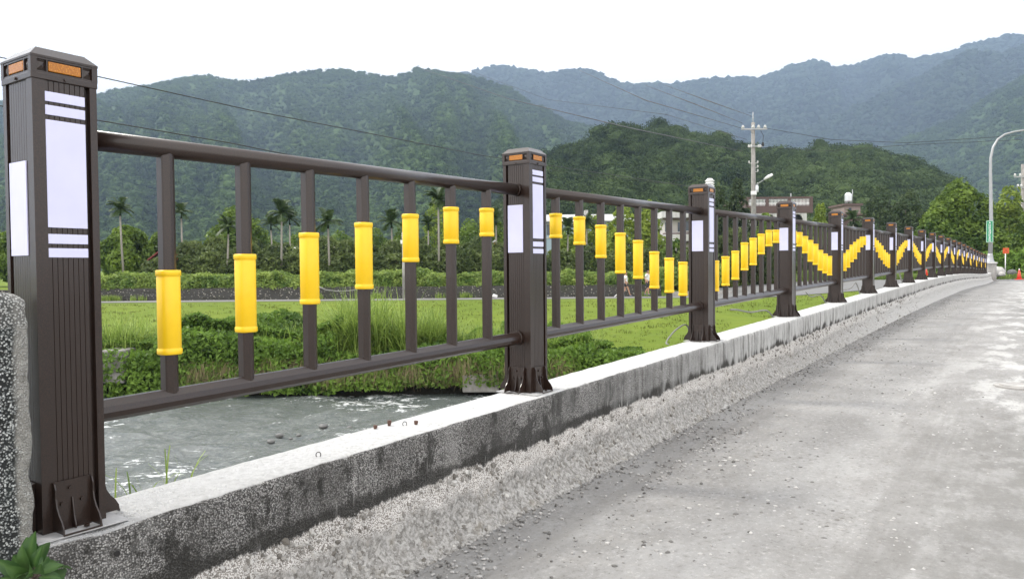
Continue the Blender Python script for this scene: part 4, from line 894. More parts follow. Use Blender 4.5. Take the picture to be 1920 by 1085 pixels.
def tank_house():
    Y = 105.; b = base_at(1602, Y); root = empty('rooftop_house', b); tag(root, 'small brown-grey house with stepped rooftop between the tree crowns', 'house'); px = Y / F; Z = lambda y: at(1602, y, Y).z - b.z
    mb = MB(); mb.box(-22 * px, 20 * px, 0, 7, -.3, Z(402)); mb.build('wall', M['brick'], root)
    mb = MB(); mb.box(-16 * px, 14 * px, .5, 5, Z(402), Z(385)); mb.build('stair_tower', plain('pinkish_tile', (.26, .20, .185), .7, .2, 2), root)
    mb = MB(); mb.box(-19 * px, 18 * px, .3, 5.3, Z(385), Z(381)); mb.box(-24 * px, 22 * px, -.2, 7.2, Z(404), Z(401)); mb.build('roof_slab', M['brick'], root)
    mb = MB(); mb.bbox(-8 * px, -3 * px, .46, .5, Z(396), Z(389), .005); mb.build('window', M['glass'], root)
    t = empty('water_tank', b + Vector((0, 2, Z(381)))); tag(t, 'shiny stainless steel water tank on the small rooftop', 'water tank'); h = Z(358) - Z(381)
    mb = MB(); r = 6.5 * px; pr = [(r * .9, .35), (r, .45)]
    for k in range(7): z = .5 + (h - .9) * k / 7; pr += [(r, z), (r * 1.03, z + .05), (r, z + .1)]
    pr += [(r, h - .3), (r * .6, h - .08), (r * .2, h)]; mb.lathe(pr, 20); mb.build('tank_body', M['steelw'], t)
    mb = MB()
    for a in (0.8, 2.4, 3.9, 5.5): mb.tube([(r * .8 * cos(a), r * .8 * sin(a), 0), (r * .8 * cos(a), r * .8 * sin(a), .4)], .05, 6)
    mb.tube([(r * 1.25, 0, 0), (r * 1.25, 0, h + .4)], .05, 6); mb.build('stand', M['galv'], t)
tank_house()
def ribbed_tank():
    Y = 74.; b = base_at(1331, Y); root = empty('water_tank', b); tag(root, 'white ribbed rooftop water tank showing just above the third post', 'water tank'); px = Y / F; Z = lambda y: at(1331, y, Y).z - b.z
    z0, z1 = Z(361), Z(337); mb = MB(); r = 8.6 * px; pr = []; n = 5
    for k in range(n): z = z0 + (z1 - z0) * k / n; d = (z1 - z0) / n; pr += [(r * .70, z), (r, z + d * .35), (r, z + d * .65), (r * .70, z + d * .98)]
    pr += [(r * .5, z1 + .12)]; mb.lathe(pr, 18); mb.build('tank_body', M['plastic'], root)
    mb = MB()
    for sx in (-1, 1):
        for sy in (-1, 1): mb.tube([(sx * r * .8, sy * r * .8, -.2), (sx * r * .8, sy * r * .8, z0)], .06, 6)
    for k in range(4): z = z0 * (k + .7) / 4; mb.box(-r * .85, r * .85, -r * .85, -r * .8, z, z + .08); mb.box(-r * .85, r * .85, r * .8, r * .85, z, z + .08)
    mb.box(-r, r, -r, r, z0 - .08, z0 - .001); mb.build('stand', M['galv'], root)
ribbed_tank()
def shed_building():
    Y = 92.; b = base_at(1110, Y); root = empty('grey_roofed_hall', b); tag(root, 'long pale hall with light grey metal roof behind the second panel', 'hall'); px = Y / F; Z = lambda y: at(1110, y, Y).z - b.z
    x0, x1 = -92 * px, 75 * px
    mb = MB(); mb.box(x0, x1, 0, 14, -.3, Z(416)); mb.build('wall', M['glassblue'], root)
    mb = MB(); mb.add([(x0 - .4, -.8, Z(414)), (x1 + .4, -.8, Z(414)), (x1 + .4, 7, Z(394)), (x0 - .4, 7, Z(394)), (x0 - .4, 15, Z(414)), (x1 + .4, 15, Z(414)), (x0 - .4, -.8, Z(416)), (x1 + .4, -.8, Z(416)), (x0 - .4, 15, Z(416)), (x1 + .4, 15, Z(416))],
        [(0, 1, 2, 3), (3, 2, 5, 4), (6, 7, 1, 0), (0, 3, 4, 8, 6), (1, 7, 9, 5, 2), (4, 5, 9, 8), (6, 8, 9, 7)]); mb.build('roof', M['roofgrey'], root)
    for i, x in enumerate((-84, -66, -30, 0, 30, 55)):
        mb = MB(); mb.box(x * px, (x + 12) * px, -.06, -.01, Z(440), Z(420)); mb.build('window', M['glass'], root)
    mb = MB()
    for y in (418, 444, 470): mb.box(x0, x1, -.12, -.062, Z(y + 2), Z(y)); 
    mb.build('wall_band', M['pale'], root)
    mb = MB(); mb.box(-8 * px, -2 * px, 3, 4.5, Z(400), Z(390)); mb.build('roof_vent', M['conc'], root)
shed_building()
def white_block():
    Y = 80.; b = base_at(1266, Y); root = empty('apartment_house', b); tag(root, 'whitish multi-storey house with dark painted shadow strips along its floors left of the third post', 'house'); px = Y / F; Z = lambda y: at(1266, y, Y).z - b.z
    x0, x1 = -24 * px, 42 * px
    mb = MB(); mb.box(x0 + .5, x1, .8, 9, -.3, Z(399)); mb.build('wall', plain('beige_plaster', (.44, .42, .39), .8, .12, 1), root)
    mb = MB()
    for (y0, y1) in ((396, 408), (439, 452), (482, 494)): mb.box(x0, x1 + .2, 0, 9.1, Z(y1), Z(y0))
    mb.build('balcony_front', M['pale'], root)
    mb = MB()
    for (y0, y1) in ((408.5, 411), (436.5, 439), (452.4, 455)): mb.box(x0 + .2, x1 + .1, .3, .79, Z(y1), Z(y0))
    mb.build('eave_shadow_strip', M['brick'], root)  # brown strips along the floor edges stand in for eave shadow
    for (xa, xb, y0, y1) in ((8, 13, 416, 434), (20, 30, 414, 432), (-16, -8, 416, 434), (6, 14, 458, 478)):
        mb = MB(); mb.box(xa * px, xb * px, .72, .795, Z(y1), Z(y0)); f_ = mb.build('window', M['glass'], root)
        mb = MB(); mb.box(xa * px - .06, xb * px + .06, .70, .718, Z(y1) - .08, Z(y1)); mb.build('sill', M['pale'], f_)
white_block()
def gable_shed(x0, x1, ytop, yeave, Y, wall, roof, label, name='shed', depth=5, win=None):
    xc = (x0 + x1) / 2; b = base_at(xc, Y); root = empty(name, b); tag(root, label, name.replace('_', ' ')); px = Y / F; w = (x1 - x0) / 2 * px; Z = lambda y: at(xc, y, Y).z - b.z
    zt_, ze_ = Z(ytop), Z(yeave)
    mb = MB(); mb.add([(-w * .9, 0, -.3), (w * .9, 0, -.3), (w * .9, 0, ze_), (0, 0, zt_ - .1), (-w * .9, 0, ze_), (-w * .9, depth, -.3), (w * .9, depth, -.3), (w * .9, depth, ze_), (0, depth, zt_ - .1), (-w * .9, depth, ze_)],
        [(0, 1, 2, 3, 4), (9, 8, 7, 6, 5), (0, 4, 9, 5), (1, 6, 7, 2)]); mb.build('wall', wall, root)
    mb = MB(); s_ = (zt_ - ze_) / (w * .9); e = -w * 1.05
    for sx in (-1, 1):
        a, c_ = (sx * w * 1.05, zt_ - s_ * w * 1.05), (0, zt_); vs_ = [(a[0], -.4, a[1]), (0, -.4, zt_), (0, depth + .4, zt_), (a[0], depth + .4, a[1])]; vs_ += [(x, y, z + .1) for x, y, z in vs_]
        mb.add(vs_, [(0, 1, 2, 3), (7, 6, 5, 4), (0, 4, 5, 1), (1, 5, 6, 2), (2, 6, 7, 3), (3, 7, 4, 0)])
    mb.build('roof', roof, root)
    mb = MB()
    for sx in (-1, 1): x_ = sx * w * .88; mb.box(x_ - .08, x_ + .08, -.08, -.01, -.3, ze_)
    mb.build('corner_post', roof, root)
    if win:
        mb = MB(); mb.box(-w * .35, w * .35, -.05, -.01, ze_ * .45, ze_ * .85); mb.build('window', M['glass'], root)
gable_shed(282, 330, 470, 486, 60, plain('green_sheet', (.09, .12, .10), .6), M['roofred'], 'small dark shed with red metal roof and frame behind the first baluster')
gable_shed(622, 650, 462, 468, 64, M['pale'], plain('cream_roof', (.55, .52, .42), .6), 'small whitish hut with dark window under cream roof among the shrubs', 'hut', 4, True)
gable_shed(526, 552, 464, 470, 66, M['conc'], plain('white_sheet_roof', (.66, .64, .60), .6), 'low hut with whitish sheet roof edge left of the third baluster', 'hut', 4)
gable_shed(915, 942, 452, 462, 66, plain('orange_wall', (.62, .25, .06), .6), M['plastic'], 'small orange and white kiosk left of the second post', 'kiosk', 3, True)

# ------------------------------------------------------------------ vegetation: trees
tree('broadleaf_tree', 232, 62, 428, 108, 'tree', 'dense rounded green tree with yellowish top right of the first post', 'tree', n=6500, leaf=.36, trunk_h=.08, nl=8, tr=.2)
tree('broadleaf_tree', 300, 66, 440, 70, 'tree', 'darker rounded tree partly behind the first yellow-sleeved baluster', 'tree', n=3200, leaf=.36, trunk_h=.1)
tree('broadleaf_tree', 444, 72, 393, 125, 'tree', 'big domed dark green tree between the first two balusters and the third', 'tree', n=6500, leaf=.40, trunk_h=.1, nl=9, tr=.25)
tree('broadleaf_tree', 30, 64, 430, 90, 'tree', 'green tree at the far left beyond the first post', 'tree', key=('broadleaf_tree', 300))
tree('broadleaf_tree', -40, 66, 410, 100, 'tree', 'green tree beyond the left picture edge', 'tree', key=('broadleaf_tree', 444))
G1 = 'leafy trees behind the second panel'
for x, Y, yt, w, k, lab in ((1062, 78, 432, 60, 'yel', 'low light green tree just right of the second post'), (1112, 70, 408, 84, 'yel', 'light green tree standing before the grey roofed hall'), (1165, 66, 388, 90, 'yel', 'tallest light green tree in the second panel'), (1212, 68, 382, 84, 'yel', 'yellow-green feathery tree left of the whitish house'), (1268, 62, 452, 80, 'tree', 'low green tree below the whitish house'),
        (820, 92, 372, 70, 'yel', 'light green tree behind the palms between sixth and seventh balusters'), (760, 90, 420, 70, 'tree', 'green tree behind the palms beside the fifth baluster'), (560, 84, 440, 80, 'tree', 'rounded green tree behind the palms left of the third baluster'), (640, 88, 436, 84, 'tree', 'rounded green tree behind the palms before the fourth baluster'), (700, 90, 430, 70, 'tree', 'rounded green tree just right of the fourth baluster'), (935, 86, 420, 70, 'tree', 'green tree rising behind the palm at the left of the second post'), (500, 84, 446, 60, 'tree', 'low green tree right of the second baluster'), (880, 84, 415, 80, 'tree', 'green tree behind the palms beside the seventh baluster'), (1345, 80, 352, 76, 'olive', 'dark conical tree right of the third post'), (1383, 82, 342, 66, 'olive', 'tall dark tree left of the utility pole'), (1440, 66, 405, 70, 'tree', 'green tree below the balcony house'), (1500, 70, 418, 60, 'yel', 'light green young tree right of the fourth post'),
        (1540, 78, 388, 46, 'yel', 'yellow-green sprouting tree beside the balcony house'), (1600, 76, 420, 70, 'olive', 'dark tree below the rooftop house'), (1650, 100, 352, 90, 'olive', 'broad dark tree right of the rooftop house'), (1700, 92, 362, 84, 'olive', 'dark spreading tree left of the big round tree'), (1560, 90, 400, 60, 'olive', 'dark tree left of the rooftop house')):
    tree('broadleaf_tree', x, Y, yt, w, k, lab, 'tree', G1 if x < 1300 else 'trees behind the middle of the railing', n=2600, leaf=.36 if k != 'olive' else .42, trunk_h=.08 if k != 'olive' else .12, conic=.7 if x in (1345, 1383) else 0.1)
tree('broadleaf_tree', 1806, 72, 345, 146, 'tree', 'big round bright green tree left of the street lamp', 'tree', n=13000, leaf=.40, trunk_h=.05, nl=11, tr=.3)
tree('broadleaf_tree', 1893, 80, 356, 84, 'yel', 'light green tree between the street lamp and the right utility pole', 'tree', n=4500, leaf=.4, trunk_h=.06)
tree('broadleaf_tree', 1745, 68, 402, 90, 'tree', 'medium green tree just left of the big round tree', 'tree', n=4000, leaf=.36, trunk_h=.06)
tree('broadleaf_tree', 1950, 76, 380, 110, 'tree', 'green tree beyond the right utility pole', 'tree', n=3000, leaf=.4, trunk_h=.06)
# shrubs in rows
SH = 'dark shrubs in the orchard behind the stone wall'
ORD = ['first', 'second', 'third', 'fourth', 'fifth', 'sixth', 'seventh', 'eighth', 'ninth', 'tenth', 'eleventh', 'twelfth', 'thirteenth', 'fourteenth', 'fifteenth', 'sixteenth']
CNT = {}
def orch_label(row, x):
    gaps = [315, 461, 582, 685, 771, 849, 914, 1025]; g = sum(x > v for v in gaps); c = CNT.get((row, g), 0); CNT[(row, g)] = c + 1
    rn = ['low front-row', 'middle-row', 'taller back-row'][row]
    gn = 'left of the first baluster' if g == 0 else ('right of the seventh baluster' if g == 7 else ('behind the second post' if g > 7 else 'between %s and %s balusters' % (ORD[g - 1], ORD[g])))
    return 'dark %s orchard shrub %s, %s from left there' % (rn, gn, ORD[c])
i = 0
for row, (Y, yt, n_) in enumerate(((57.5, 474, 16), (62, 458, 15), (69, 452, 13))):
    for k in range(n_):
        x = 302 + (1000 - 302) * (k + .5 * (row % 2)) / n_ + R.uniform(-10, 10); lab_ = orch_label(row, x)
        ph_ = yt + R.uniform(-7, 9); tree('orchard_shrub', x, Y, ph_ + (8 if x < 330 else 0), R.uniform(72, 96), 'shrub', lab_, 'shrub', SH, key=('orch', (row + k) % 4), n=2300, leaf=.27, trunk_h=.02, tr=.07)
i = 0
for x, Y, yt in ((1050, 58, 468), (1105, 60, 462), (1160, 58, 470), (1215, 60, 466), (1290, 58, 470), (1345, 60, 442), (1385, 62, 430), (1425, 60, 450), (1470, 64, 440), (1515, 66, 452), (1555, 68, 446), (1610, 72, 442), (1655, 70, 446), (1700, 68, 450)):
    tree('orchard_shrub', x, Y, yt, R.uniform(64, 86), 'shrub', 'dark leafy shrub behind the %s, %s from left there' % (('second panel', ORD[i]) if x < 1310 else ('third panel', ORD[i - 5]) if x < 1475 else ('fourth and later panels', ORD[i - 8])), 'shrub', 'dark shrubs behind the middle panels', key=('orch', i % 4), n=2300, leaf=.27, trunk_h=.02, tr=.07); i += 1
for x, Y, yt, w in ((1742, 63, 462, 50), (1775, 64, 474, 50), (1810, 63, 478, 56), (1850, 64, 474, 60), (1890, 63, 470, 60), (1925, 61, 466, 60), (1715, 64, 476, 50)):
    bi = sum(x > q for q in (1720, 1750, 1790, 1830, 1870, 1900))
    tree('roadside_bush', x, Y, yt, w, 'bush', 'round green bush at the road junction under the trees, %s from the left' % ORD[bi], 'bush', 'bushes at the road junction', key=('rb', x % 2), n=2200, leaf=.24, trunk_h=.02, tr=.05)

# palms
def palm_mesh(seed, h, tr=.085, n=15, fl=1.55):
    rs = random.Random(seed); V = []; Q = []; T = []
    for k in range(n):
        a = k * 2.399 + rs.random() * .5; el = radians(rs.choice((70, 52, 38, 18, 2, -22))) if k > 2 else radians(72); ln = fl * rs.uniform(.8, 1.1)
        d = Vector((cos(a) * cos(el), sin(a) * cos(el), sin(el))); p = Vector((0, 0, h)); m = 16; hor = Vector((-sin(a), cos(a), 0)); dead = (k % 6 == 5)
        for j in range(m):
            t = j / m; d2 = (d + Vector((0, 0, -1.25 * t * t))).normalized(); q = p + d2 * ln / m
            w = .46 * ln * (.28 + 1.0 * sin(pi * min(1, t * 1.02 + .08)) ** .6) * .5
            up = hor.cross(d2).normalized()
            for sgn in (-1, 1):
                for o_ in (0, .33, .66):
                    b0 = p.lerp(q, o_); b1 = p.lerp(q, o_ + .5); tip = b0 + hor * sgn * w * rs.uniform(.8, 1.1) + d2 * w * .75 - Vector((0, 0, w * (.25 + rs.random() * .35)))
                    i0 = len(V); V += [b0, b1, tip + d2 * .03, tip]; Q.append((i0, i0 + 1, i0 + 2, i0 + 3)); tv = (.9 if dead else rs.uniform(.1, .6)); T += [tv] * 4
            p = q
    return np.array([v[:] for v in V]), Q, T
PALM = []
for sd_ in range(4):
    V, Q, T = palm_mesh(sd_ + 3, 0); me_o = qmesh('fronds', V, Q, L['palm'], T); PALM.append(me_o.data); bpy.data.objects.remove(me_o)
PSC = .74
PG = 'slim areca palms beyond the orchard'
for j, (x, yt, Y, sc, lab) in enumerate(((225, 396, 56.6, 1.0, 'lone slim palm in front of the rounded tree right of the first post'), (340, 402, 66, 1.0, 'slim palm just right of the first sleeved baluster'), (428, 430, 56.6, 1.0, 'slim palm in front of the big domed tree'), (528, 404, 56.6, 1.1, 'tallest palm between second and third balusters'), (543, 414, 64, .95, 'palm crown right behind the tallest one left of the third baluster'), (508, 424, 66, .9, 'smaller palm left of the tallest one before the third baluster'), 
        (615, 420, 56.6, 1.15, 'broad palm right of the third baluster'), (734, 420, 64, 1.1, 'spreading palm left of the fifth baluster'), (822, 380, 56.6, 1.15, 'highest palm between the fifth and sixth balusters'), (803, 424, 66, .9, 'palm beside the fifth yellow sleeve'), (930, 414, 62, 1.1, 'palm beside the second post on its left'), 
        (1065, 432, 66, 1.0, 'dark palm right of the second post before the grey hall'), (1100, 420, 68, 1.0, 'dark drooping palm left of the light green trees'), (1600, 414, 74, 1.0, 'palm in front of the rooftop house'), (1730, 424, 72, .9, 'palm left of the big round tree'))):
    p = at(x, yt, Y); b = base_at(x, Y); root = empty('areca_palm', (p.x, Y, b.z), R.uniform(0, 6)); tag(root, lab, 'palm', PG)
    h = p.z - b.z + .25; mb = MB(); lean = R.uniform(-.25, .25); mb.tube([(lean, 0, -.2), (lean * .3, 0, h * .5), (0, 0, h - .5)], [.095, .075, .06], 8); tr = mb.build('trunk', M['palmbark'], root)
    mb = MB(); mb.tube([(0, 0, h - .6), (0, 0, h - .05)], [.085, .05], 8); mb.build('crownshaft', L['palm'], root)
    f_ = inst('fronds', PALM[j % 4], root, (0, 0, h)); f_.scale = (sc * PSC,) * 3

# hedge / creepers over the stone wall
def spread(n, xa, xb, ya, yb): return NR.uniform(xa, xb, n), NR.uniform(ya, yb, n)
def veg(name, P, Nn, size, mat, lab, cat, asp=.55, tintn=.8, kind='stuff', jit=.8):
    V, Q = leaves(P, Nn, size, asp, jit); cl = fbm(P[:, 0] * tintn, P[:, 1] * tintn, P[:, 2] * tintn, 3); t = np.clip((cl - .32) * 1.6 + NR.rand(len(P)) * .4, 0, 1)
    o = qmesh(name, V, Q, mat, np.repeat(t, 4)); tag(o, lab, cat, kind=kind); return o
n = 46000; x = NR.uniform(-34, 15, n); u = NR.rand(n); hgt = .62 + .75 * fbm(x * .45, 0 * x, 0, 4); a = u * pi * .62
y = 53.3 - cos(0) * (1 - np.sin(a)) * 0 - np.cos(a) * 1.0 + NR.uniform(0, .5, n); cl_ = fbm(x * 1.3, u * 3 + 5, 0, 3); y = y - (cl_ - .5) * .7; z = -1.15 + np.sin(a) * hgt * (.7 + .6 * fbm(x * 1.5, y * 1.5)) + NR.uniform(-.06, .06, n)
y = np.where(u > .62, NR.uniform(53.3, 55.8, n), y)
veg('hedge', np.stack([x, y, z], -1), np.stack([0 * x, -np.cos(a), np.sin(a) + .4], -1), .19, L['hedge'], 'bright green creeping hedge band along the top of the stone wall', 'hedge', tintn=1.4)
n = 9000; x = NR.uniform(14, 34, n); y = NR.uniform(60.2, 62.5, n); z = zterr(x, y) + NR.uniform(0, .55, n) * fbm(x * 1.1, y * 1.1) * 2
veg('verge_plants', np.stack([x, y, z], -1), np.tile([0, -.3, 1.], (n, 1)), .16, L['hedge'], 'green verge plants beyond the access road', 'plants')
n = 6000; x = NR.uniform(34, 46, n); y = NR.uniform(57.0, 60.0, n); z = zterr(x, y) + .05 + NR.uniform(0, .5, n) * fbm(x * 1.1, y * 1.1) * 1.6
veg('verge_weeds', np.stack([x, y, z], -1), np.tile([0, -.3, 1.], (n, 1)), .15, L['hedge'], 'yellow-green weeds around the orange sign', 'plants')
# tufts at the wall foot
def blades(name, C, n_per, h, spread_, mat, lab, cat, kind='stuff', droop=.6, w=.012, seg=4, hv=.35):
    C = np.array(C, float); N = len(C) * n_per; c = np.repeat(C, n_per, 0); hh_ = np.repeat(np.broadcast_to(h, (len(C),)), n_per) * NR.uniform(1 - hv, 1 + hv, N)
    a = NR.rand(N) * 6.283; le = NR.uniform(.15, 1, N) * droop; base = c + np.stack([NR.normal(size=N) * spread_, NR.normal(size=N) * spread_, 0 * a], -1)
    out = np.stack([np.cos(a), np.sin(a), 0 * a], -1); sd__ = np.stack([-np.sin(a), np.cos(a), 0 * a], -1); rows = []
    for k in range(seg + 1):
        t = k / seg; p = base + out * (hh_ * le * t ** 1.8)[:, None] + np.array([0, 0, 1.]) * (hh_ * (t - .55 * le * t ** 2.6))[:, None]; ww = (w * (1 - t) ** .7 + .0015)
        rows += [p - sd__ * ww, p + sd__ * ww]
    V = np.stack(rows, 1); m = 2 * (seg + 1); q = np.array([[2 * k, 2 * k + 1, 2 * k + 3, 2 * k + 2] for k in range(seg)]); Q = (q[None] + (np.arange(N) * m)[:, None, None]).reshape(-1, 4)
    T = np.repeat(NR.rand(N), m); o = qmesh(name, V, Q, mat, T); tag(o, lab, cat, kind=kind); return o
C = [(at(x, 560, 51.9).x, 51.9 + R.uniform(-.15, .1), -1.93) for x in [R.choice((R.uniform(186, 225), R.uniform(186, 225), R.uniform(700, 710), R.uniform(800, 900), R.uniform(1180, 1290), R.uniform(590, 600), R.uniform(250, 270))) for _ in range(70)]]
blades('wall_foot_grass', C, 26, .42, .12, L['grass'], 'tufts of light green grass at the foot of the stone wall', 'grass', w=.012)

# river bank growth
zt = lambda x, y: zterr(x, y)
P = []; Nn = []
def bushmass(xpx0, xpx1, n, Yc, depth, htop, hang, dens=1.0):
    X = NR.uniform(at(xpx0, 700, Yc).x, at(xpx1, 700, Yc).x, n); v = NR.rand(n); Yp = Yc + NR.uniform(-.9, depth, n)
    prof = np.clip(htop * (.55 + .9 * fbm(X * .8 + 3, Yp * .6, 0, 3)), .1, 9); g = np.maximum(zterr(X, np.maximum(Yp, 26.8)), -3.5)
    frontf = Yp < Yc; z = np.where(frontf, g + prof * .8 - (prof + hang) * NR.rand(n) * .98, g + prof * (1 - NR.rand(n) ** 2.2 * .9))
    Yp = Yp - np.where(frontf, .35 * fbm(X * 1.7, z * 1.7), 0)
    return np.stack([X, Yp, z], -1), np.stack([0 * X, np.where(frontf, -1., -.35), np.where(frontf, .35, 1.)], -1)
for (a_, b_, n, dp_, ht, hg) in ((150, 330, 9000, 1.3, .95, .8), (310, 460, 11000, 1.8, 1.55, .6), (450, 640, 12500, 2.0, 1.5, .55), (630, 760, 6500, 1.2, .8, .55), (740, 960, 12500, 1.8, .95, .4), (940, 1110, 12500, 2.8, 1.0, .5), (1085, 1150, 3600, 2.0, .62, .4), (1130, 1215, 2600, 1.4, .36, .3)):
    p, q = bushmass(a_, b_, n, 26.9, dp_, ht, hg); P.append(p); Nn.append(q)
P = np.concatenate(P); Nn = np.concatenate(Nn)
veg('bank_bushes', P, Nn, .17, L['bush'], 'tangle of green bushes and creepers along the river bank edge', 'bushes', tintn=1.1)
def reed(xpx, Y, h, n, label, spread_=.35, mat='grass', droop=.9, w=.016):
    x = at(xpx, 600, Y).x; z = zterr(x, Y); C = [(x + R.gauss(0, spread_), Y + R.gauss(0, .25), z) for _ in range(n)]
    return blades('tall_grass_clump', C, 46, h, .14, L[mat], label, 'grass clump', kind=None, droop=droop, w=w * 1.3, seg=6)
for args in ((662, 27.3, 2.1, 12, 'tallest arching grass clump on the river bank behind the fourth baluster'), (712, 27.2, 2.2, 9, 'upright grass clump right beside the tallest one'), (745, 27.2, 1.6, 10, 'grass clump on the bank left of the fifth baluster'), (808, 27.4, 1.6, 11, 'grass clump on the bank between fifth and sixth balusters'), (820, 28.0, 1.5, 8, 'pale grass clump on the bank right of the fifth baluster'), (640, 27.0, 1.1, 8, 'short grass clump left of the fourth baluster'), (893, 27.6, .95, 8, 'low grass clump on the bank by the seventh baluster'), (237, 27.8, 1.5, 8, 'wispy grass clump on the bank right of the first post')):
    args = (args[0], args[1], args[2] * 1.22, args[3] + 2, args[4]); o = reed(*args); tag(o, args[4], 'grass clump', 'tall grass clumps on the river bank')
C = [(at(x_, 600, 27).x, 26.9 + R.random() * 1.6, -3.45) for x_ in [R.choice((R.uniform(190, 460), R.uniform(450, 640), R.uniform(740, 1110))) for _ in range(300)]]
blades('bank_grass', C, 22, 1.35, .18, L['grass'], 'long grass blades growing through the bushes along the river bank', 'grass', w=.018, seg=5, droop=.9, hv=.5)
# drooping straw over the edge
C = []
for (a_, b_, n) in ((600, 720, 34), (760, 900, 40), (430, 470, 8), (900, 960, 14), (1020, 1060, 16), (360, 440, 12), (490, 600, 14)):
    for _ in range(n): x = at(R.uniform(a_, b_), 700, 26.6).x; C.append((x, 26.45 + R.uniform(-.25, .2), -3.30 + R.uniform(-.1, .25)))
def hanging(C, n_per, mat, lab, ln=.85):
    C = np.array(C); N = len(C) * n_per; c = np.repeat(C, n_per, 0) + NR.normal(size=(N, 3)) * np.array([.16, .10, .05]); l_ = ln * NR.uniform(.5, 1.2, N); dx = NR.normal(size=N) * .35; rows = []
    for k in range(6):
        t = k / 5; p = c + np.stack([dx * l_ * t, -l_ * .42 * np.sin(t * 1.5), l_ * (.28 * np.sin(t * pi * .7) - .95 * t ** 1.7)], -1); ww = .008 * (1 - t) + .0015; rows += [p - np.array([ww, 0, 0]), p + np.array([ww, 0, 0])]
    V = np.stack(rows, 1); q = np.array([[2 * k, 2 * k + 1, 2 * k + 3, 2 * k + 2] for k in range(5)]); Q = (q[None] + (np.arange(N) * 12)[:, None, None]).reshape(-1, 4)
    o = qmesh('hanging_grass', V, Q, mat, np.repeat(NR.rand(N), 12)); tag(o, lab, 'grass', kind='stuff')
hanging(C, 34, L['straw'], 'dry straw-coloured grass drooping from the bank over the water')
hanging(C[::2] + [(c[0] + .3, c[1], c[2] + .1) for c in C[::3]], 22, L['grass'], 'green grass blades hanging over the bank edge', .75)
# bank concrete and rocks
for (x0, x1, y0, y1, lab) in ((196, 236, 655, 712, 'grey concrete bank block under the bushes right of the first post'), (868, 935, 700, 728, 'grey concrete slab at the water edge left of the second post')):
    a_, b_ = at(x0, y1, 26.25), at(x1, y0, 26.25); mb = MB(); mb.bbox(a_.x, b_.x, 25.95 if x0 > 500 else 26.05, 27.2, a_.z - .1, b_.z, .05)
    o = mb.build('concrete_block', M['polec']); tag(o, lab, 'concrete block')
for (x, y, r, lab) in ((606, 801, .13, 'largest dark rock standing in the river'), (655, 803, .08, 'small dark rock right of the largest one in the river'), (524, 818, .11, 'flat dark rock in the shallow left of the largest one'), (508, 829, .10, 'low wet rock in the river, nearest of the group'), (640, 815, .06, 'little stone in the river close to the parapet'), (560, 818, .07, 'low stone between the flat rock and the largest rock'), (545, 824, .06, 'small flat stone in the middle of the river rocks'), (582, 826, .06, 'small stone in the river near the parapet edge')):
    r_ = ray(x, y); t = -4.3 / r_[2]; Y = r_[1] * t; o = boulder(x, y, Y, r, M['stone'], lab, 'river_rock', .55); o['group'] = 'rocks in the river'; o.location.z = -4.27
# lawn blades: short grass tufts
n = 5000; x = NR.uniform(-30, 24, n); y = 27 + 18.6 * NR.rand(n); keep = fbm(x * .5, y * .9, 0, 3) > .38; x = x[keep]; y = y[keep]
z = zterr(x, y) + (fbm(x * .8, y * .8) - .5) * .22 * sst(27, 29, y) * (1 - sst(44, 45.5, y)) - .02
blades('lawn_grass', np.stack([x, y, z], -1), 5, .13, .10, L['lawn'], 'short bright green grass of the lawn sloping to the river', 'grass', w=.014, seg=2, droop=.7)
# weeds behind the parapet by the first post
C = [tuple(bw(s, -.13 - R.random() * .06, -.09)) for s in [R.uniform(1.05, 1.45) for _ in range(7)]]
blades('parapet_weeds', C, 4, .16, .012, L['grass'], 'thin weeds peeping over the back edge of the parapet', 'weeds', w=.0016, seg=4)

